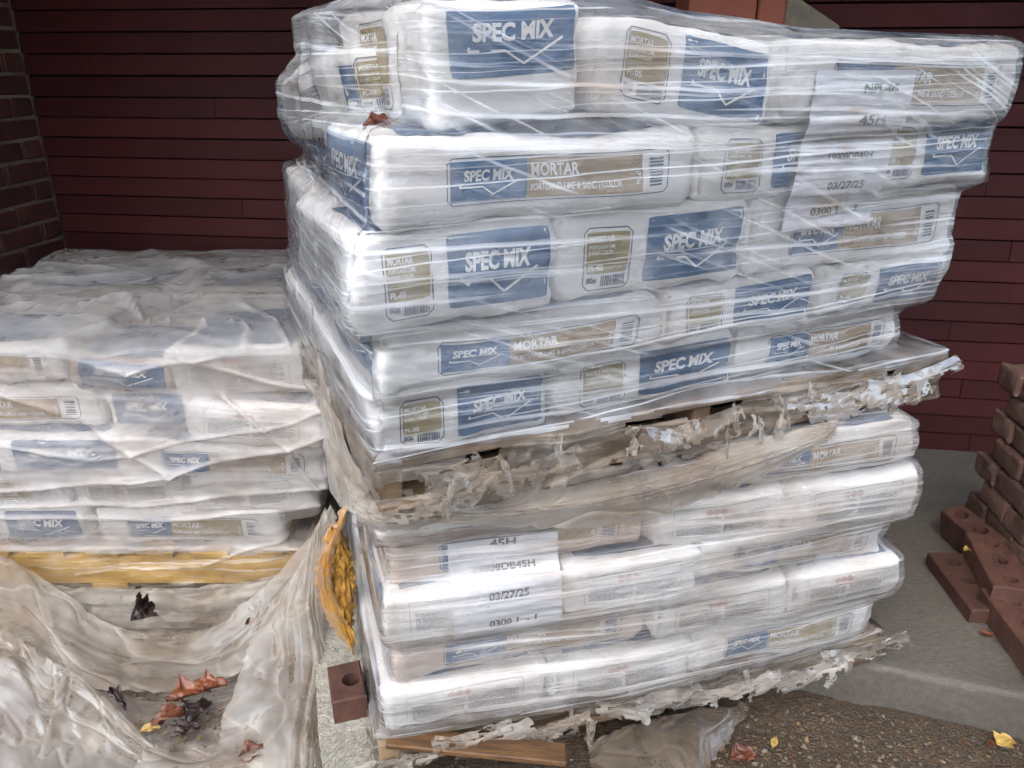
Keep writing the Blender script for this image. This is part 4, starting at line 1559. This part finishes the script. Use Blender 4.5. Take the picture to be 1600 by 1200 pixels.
# ================================================================== BETWEEN THE STACKS
def cored_brick(name, loc, rz, label, group, dims=(.092, .2, .057), holes=((.5, .2), (.5, .5), (.5, .8)), mat='redbrick', rx=0., ry=0., hr=.019):
    """brick with real round core holes in its top"""
    W, L, H = dims
    bm = bmesh.new()
    seg = 12
    # top face as a sheet with holes: build quads strip per hole cell
    ys = np.linspace(0, 1, len(holes) + 1)
    for k, (hx, hy) in enumerate(holes):
        y0, y1 = ys[k] * L, ys[k + 1] * L
        cx, cy = hx * W, (y0 + y1) / 2
        rect, circ, low = [], [], []
        for i in range(seg * 2):
            a = 2 * math.pi * i / (seg * 2)
            c, s = math.cos(a), math.sin(a)
            t = min((W - cx if c > 0 else cx) / max(abs(c), 1e-6), ((y1 - y0) / 2) / max(abs(s), 1e-6))
            rect.append(bm.verts.new((min(max(cx + c * t, 0), W), min(max(cy + s * t, y0), y1), H)))
            circ.append(bm.verts.new((cx + c * hr, cy + s * hr, H - .0005)))
            low.append(bm.verts.new((cx + c * hr * .95, cy + s * hr * .95, H * .15)))
        for (qx, qy) in ((0, y0), (W, y0), (W, y1), (0, y1)):
            b_ = min(rect, key=lambda w_: (w_.co.x - qx) ** 2 + (w_.co.y - qy) ** 2)
            b_.co = Vector((qx, qy, H))
        n = seg * 2
        for i in range(n):
            j = (i + 1) % n
            bm.faces.new((rect[i], rect[j], circ[j], circ[i]))
            bm.faces.new((circ[i], circ[j], low[j], low[i]))
        bm.faces.new(low)
    # sides and bottom
    e = .004
    ring = [(0, 0), (W, 0), (W, L), (0, L)]
    a = [bm.verts.new((x, y, H)) for x, y in ring]
    b = [bm.verts.new((x + (-e if x == 0 else e), y + (-e if y == 0 else e), H - e)) for x, y in ring]
    c = [bm.verts.new((x + (-e if x == 0 else e), y + (-e if y == 0 else e), 0)) for x, y in ring]
    for i in range(4):
        j = (i + 1) % 4
        bm.faces.new((b[i], b[j], a[j], a[i]))
        bm.faces.new((c[i], c[j], b[j], b[i]))
    bm.faces.new(c[::-1])
    bmesh.ops.remove_doubles(bm, verts=bm.verts[:], dist=.0004)
    bmesh.ops.recalc_face_normals(bm, faces=bm.faces[:])
    o = bm_obj(name, bm, M[mat])
    o.location = loc
    o.rotation_euler = (rx, ry, rz)
    return tag(o, label, 'brick', group)


# cinder block, with brick on top
Q, fcs = box_lattice(np.array([.105, .39, .19]), .004, (10, 30, 16))
V = Q + .0015 * np.stack([vnoise(Q * 160, k) for k in (1, 2, 3)], -1)
o = mk('cinder_block', V, fcs, M['cinder'], None, True)
o.location = LO.w(-.115, .06, .002)
o.rotation_euler = (0, 0, LO.a)
tag(o, 'rough grey concrete block on the ground beside the lower pallet corner', 'block')
cored_brick('cored_brick', LO.w(-.078, .085, .196), LO.a + R(3), 'red cored brick half lying on the grey concrete block', 'loose red bricks', dims=(.062, .10, .057), holes=((.66, .5),))

# yellow lump of hardened foam caught between the stacks
def yellow():
    c0 = np.array(at_y(530, 922, 1.36))
    root = empty('yellow_scrap', tuple(c0))
    tag(root, 'folded mustard yellow scrap hanging between the two stacks', 'scrap')
    # rough inner face
    ctrl = []
    for (py, xa, xb) in ((826, 522, 534), (850, 511, 541), (880, 508, 549), (915, 511, 553), (948, 522, 553), (980, 536, 552), (1000, 544, 551)):
        ctrl.append([tuple(np.array(at_y(xa + (xb - xa) * f, py + 6 * f, 1.362 - .016 * math.sin(f * math.pi))) - c0) for f in (0, .33, .66, 1)])
    sheet('inner_face', ctrl, 90, 50, 'yellow_lump', root, su=1.45, sv=1.15, iters=60, seed=133, amp=.008, fu=3, fv=6, pin_edges='', pull=.02, coarse=2, det=.0035, tearb=.06)
    # smooth amber skin folded over its left edge
    ctrl = []
    for (px, py, w) in ((541, 790, 6), (520, 826, 12), (503, 868, 16), (499, 915, 20), (510, 955, 26), (528, 988, 24), (548, 1016, 6)):
        ctrl.append([tuple(np.array(at_y(px + f * w, py + f * 6, 1.350 - .018 * math.sin(f * math.pi * .8))) - c0) for f in (-.25, .2, .6, 1.0)])
    sheet('skin', ctrl, 90, 40, 'amber_skin', root, su=1.4, sv=1.10, iters=60, seed=131, amp=.007, fu=2, fv=4, pin_edges='', pull=.02, coarse=2, det=.0035, dirn='v')


yellow()

# loose plank sticking out under the lower pallet
def plank(name, p0, p1, w, t, mat, label):
    p0, p1 = Vector(p0), Vector(p1)
    d = p1 - p0
    bm = small_box((d.length, w, t), .003)
    o = bm_obj(name, bm, M[mat])
    o.location = p0
    o.rotation_euler = d.to_track_quat('X', 'Z').to_euler()
    return tag(o, label, 'plank', 'loose timber under the lower pallet')


plank('plank', at_y(602, 1172, 1.10), at_y(885, 1200, 1.10), .05, .014, 'wood_orange', 'orange pine plank slanting under the lower pallet front')
# muddy film trailing on the ground there
rootM = empty('film_remnant', (0, 0, 0))
tag(rootM, 'muddy brown film remnant trailing on the ground below the lower pallet', 'film', 'films over the sacks')
sheet('remnant', [
    [at_z(940, 1150, .05), at_z(1000, 1128, .06), at_z(1070, 1112, .06), at_z(1165, 1100, .05)],
    [at_z(925, 1180, .03), at_z(1000, 1158, .05), at_z(1080, 1138, .055), at_z(1160, 1118, .03)],
    [at_z(945, 1215, .015), at_z(1020, 1190, .03), at_z(1090, 1165, .045), at_z(1145, 1140, .015)],
    [at_z(985, 1260, .012), at_z(1050, 1235, .012), at_z(1100, 1205, .012), at_z(1135, 1165, .012)],
], 60, 70, 'film_mud', rootM, su=1.25, sv=1.05, iters=100, seed=141, amp=.006, fu=7, fv=3, pin_edges='t', zmin=.012, pull=.015, dirn='v', det=.0035)

# ================================================================== RIGHT: pavers and bricks
def paver_mesh(seed, L):
    dims = np.array([.11, L, .066])
    Q, f = box_lattice(dims, .012, (5, 7, 3))
    c = np.clip(Q, .012, dims - .012)
    d = Q - c
    ln = np.linalg.norm(d, axis=-1, keepdims=True)
    n = d / np.maximum(ln, 1e-9)
    V = c + n * .012 + n * (.0035 * fbm(Q * 30, seed, 2))[..., None]
    me = bpy.data.meshes.new('paver')
    me.from_pydata(V.tolist(), [], f)
    me.materials.append(M['paver'])
    me.shade_smooth()
    return me


PV = [paver_mesh(s, .145) for s in range(4)] + [paver_mesh(s + 9, .105) for s in range(4)]
cnt = ['bottom', 'second', 'third', 'fourth', 'fifth', 'sixth', 'seventh', 'top']
ordn = ['far end', 'second from the far end', 'third from the far end', 'fourth from the far end', 'near end']
r = random.Random(21)
for c in range(8):
    y = 2.00 - (.0 if c % 2 else .05) - r.uniform(0, .02)
    k = 0
    while y > 1.30 and k < 5:
        long = (c + k) % 2 == 0
        L = .145 if long else .105
        o = bpy.data.objects.new('paver', PV[r.randrange(4) + (0 if long else 4)])
        COL.objects.link(o)
        o.location = (1.355 - (2.0 - y) * .07 + r.uniform(-.008, .008), y - L, .133 + c * .0685)
        o.rotation_euler = (0, 0, R(-4) + r.uniform(-.04, .04))
        tag(o, 'brown tumbled paver, %s course of the right hand pile, %s' % (cnt[c], ordn[k]), 'paver', 'pavers piled at the right')
        y -= L + .003
        k += 1

cored_brick('cored_brick', (1.165, 1.565, .132), R(-3), 'dark red brick flat on the slab, lowest beside the paver pile', 'loose red bricks', dims=(.095, .24, .04), mat='redbrick')
cored_brick('cored_brick', (1.215, 1.58, .174), R(-14), 'red cored brick lying on another brick beside the paver pile, pale crumb on it', 'loose red bricks', dims=(.095, .24, .06))
cored_brick('cored_brick', (1.325, 1.70, .133), R(8), 'red brick leaning against the paver pile behind the cored bricks', 'loose red bricks', dims=(.06, .24, .10), ry=R(-14))
cored_brick('cored_brick', (1.19, 1.345, .132), R(-5), 'red cored brick nearest the slab edge at the right', 'loose red bricks', dims=(.1, .27, .065))

# ================================================================== SMALL DEBRIS
def leaf(p, size, mat, label, rz=0., curl=.4, seed=0, lobes=False, w=.5, tilt=0., name='leaf'):
    n, m = 22, 14
    curl *= .6
    T, S = np.meshgrid(np.linspace(0, 1, n), np.linspace(-1, 1, m), indexing='ij')
    prof = np.sin(np.pi * T ** .8) ** .8 * w / 2
    if lobes:
        prof = prof * (1 + .55 * np.abs(np.sin(T * 9.5)))
    X = (T - .5) + .12 * lobes * np.abs(S) * np.sin(T * 9)
    Y = S * prof
    Z = curl * (S ** 2) * prof + .10 * curl * np.sin(T * 4) + .10 * fbm(P3(T * 4, S * 3, 0 * T), seed, 3) * curl * 1.5 + .06 * curl * ridge(P3(T * 3, S * 5, 0 * T), seed + 2)
    P = P3(X, Y, Z - Z.min()) * size
    o = mk(name, P, grid_faces(n, m), M[mat], None, True)
    o.location = p
    o.rotation_euler = (tilt, 0, rz)
    return tag(o, label, 'leaf', 'fallen leaves')


leaf(at_z(295, 1093, .04), .095, 'leaf_rust', 'large rust brown wet leaf in the film pocket, upper of the pile', R(25), 1.0, 1, True, .6)
leaf(at_z(330, 1078, .055), .07, 'leaf_rust', 'small dark red leaf tip at the top right of the leaf pile', R(15), 1.0, 2, True, .6)
leaf(at_z(270, 1125, .03), .09, 'leaf_rust', 'long folded rust brown leaf in the middle of the leaf pile', R(35), 1.2, 3, False, .42)
leaf(at_z(310, 1120, .03), .07, 'leaf_dark', 'blackish rotten leaf at the right of the leaf pile', R(65), 1.4, 4, True, .6)
leaf(at_z(290, 1150, .02), .06, 'leaf_dark', 'dark purple leaf at the bottom of the leaf pile', R(30), 1.2, 5, True, .5)
leaf(at_z(235, 1143, .03), .045, 'leaf_yellow', 'small yellow leaf left of the brown leaf pile', R(15), .8, 6, False, .5)
leaf(at_z(185, 1098, .05), .07, 'leaf_dark', 'dark twiggy leaf scrap left of the leaf pile', R(-40), 1.4, 7, True, .3)
leaf(at_y(215, 958, 1.60), .07, 'leaf_dark', 'black crumpled leaf on the film below the yellow pallet', R(80), 1.8, 8, True, .7, R(50))
leaf(at_y(210, 935, 1.605), .04, 'leaf_dark', 'curled brown stalk standing above the black leaf', R(100), 1.6, 9, False, .4, R(60))
leaf(at_y(385, 970, 1.51), .028, 'leaf_rust', 'single small rust leaf stuck on the hanging film', R(80), .5, 10, False, .4, R(75))
leaf(at_z(400, 1185, .04), .08, 'leaf_rust', 'orange brown leaf on the film at the bottom edge', R(35), 1.2, 12, True, .5)
leaf(at_z(1568, 1160, .02), .045, 'leaf_yellow', 'yellow leaf scrap on the ground at the right', R(20), .4, 13, True, .8)
leaf(at_z(1548, 1163, .018), .03, 'leaf_rust', 'small brown leaf beside the yellow scrap', R(60), .5, 14, False, .5)
leaf(at_z(1210, 1160, .018), .035, 'leaf_yellow', 'pale yellow leaf on the dirt below the torn film', R(60), .5, 15, False, .45)
leaf(at_z(1160, 1185, .018), .06, 'leaf_rust', 'red leaf litter at the bottom beside the muddy film', R(10), 1.0, 16, True, .6)
leaf(at_z(1540, 992, .135), .03, 'leaf_rust', 'tiny dark red leaf on the slab before the bricks', R(-15), .6, 17, True, .6)
leaf(at_z(1511, 862, .236), .022, 'leaf_yellow', 'pale crumb on the cored brick', R(10), 1.4, 18, False, .8, 0., 'crumb')['category'] = 'crumb'
leaf(at_y(588, 203, 1.12), .038, 'leaf_rust', 'brown leaf caught in the film at the top left corner of the upper stack', R(20), 1.5, 19, True, .4, R(30))
leaf(at_y(578, 265, 1.10), .035, 'leaf_rust', 'rust stained leaf bit under the film on the fourth row corner', R(80), 1.2, 20, True, .5, R(80))


# grit on the dirt, uncountable
def grit(n=2600):
    base = np.array([(1, 0, 0), (-.9, .1, 0), (0, 1, .1), (.1, -1, 0), (0, .1, .7), (.05, 0, -.6)], float)
    fb = [[0, 2, 4], [2, 1, 4], [1, 3, 4], [3, 0, 4], [2, 0, 5], [1, 2, 5], [3, 1, 5], [0, 3, 5]]
    V, Fc = [], []
    for k in range(n):
        if k % 3:
            x, y = rng.uniform(.3, 1.35), rng.uniform(1.0, 1.42)
            if y > 1.418 - (x - .845) * .328 - .01:
                continue
        else:
            x, y = rng.uniform(-1.2, .4), rng.uniform(1.0, 1.5)
        s = rng.gamma(1.6, .0012) + .0008
        a = rng.uniform(0, 6.28)
        rot = np.array([[math.cos(a), -math.sin(a), 0], [math.sin(a), math.cos(a), 0], [0, 0, 1]])
        p = (base * rng.uniform(.6, 1.3, (6, 1)) * s) @ rot.T + np.array([x, y, s * .3 + .010 * fbm(np.array([[x * 3, y * 3, 0]]), 3, 3)[0] - .002])
        b = len(V)
        V += p.tolist()
        Fc += [[b + i for i in f] for f in fb]
    o = mk('grit', V, Fc, M['stone'])
    o['kind'] = 'stuff'
    o['label'] = 'loose grit and small stones on the wet dirt'


grit()


# shredded leaf litter on the dirt, uncountable
def litter(name, mat, n, seed, boxes, label):
    g = np.random.default_rng(seed)
    V, Fc = [], []
    for k in range(n):
        x0, x1, y0, y1 = boxes[k % len(boxes)]
        x, y = g.normal((x0 + x1) / 2, (x1 - x0) / 3.2), g.normal((y0 + y1) / 2, (y1 - y0) / 3.2)
        if x > .2 and y > 1.418 - (x - .845) * .328 - .012:
            continue
        z = .010 * fbm(np.array([[x * 3, y * 3, 0]]), 3, 3)[0] + (.002 if x > 0 else .024)
        s_ = g.gamma(2.0, .0013) + .001
        a = g.uniform(0, 6.28)
        c, sn = math.cos(a), math.sin(a)
        b = len(V)
        for (px, py) in ((-1, -.4), (-.2, -.55), (1, -.1), (.3, .5), (-.6, .45)):
            qx, qy = px * s_ * g.uniform(.6, 1.2), py * s_ * g.uniform(.6, 1.2)
            V.append((x + qx * c - qy * sn, y + qx * sn + qy * c, z + abs(qx) * g.uniform(0, .7)))
        Fc += [[b, b + 1, b + 4], [b + 1, b + 3, b + 4], [b + 1, b + 2, b + 3]]
    o = mk(name, V, Fc, M[mat])
    o['kind'] = 'stuff'
    o['label'] = label


litter('leaf_litter', 'leaf_rust', 420, 31, [(.3, .8, 1.02, 1.3), (.35, .6, 1.08, 1.25), (.9, 1.3, 1.1, 1.3)], 'red brown shredded leaf litter on the dirt by the step')
litter('straw_litter', 'straw', 420, 32, [(.35, .9, 1.05, 1.35), (.5, .75, 1.15, 1.35), (.8, 1.3, 1.1, 1.32)], 'pale yellow shredded leaf bits on the dirt by the step')
litter('pocket_litter', 'leaf_rust', 110, 33, [(-.86, -.66, 1.30, 1.42)], 'broken brown leaf bits in the film pocket')
litter('pocket_straw', 'straw', 120, 34, [(-.88, -.62, 1.28, 1.44)], 'pale broken bits in the film pocket')
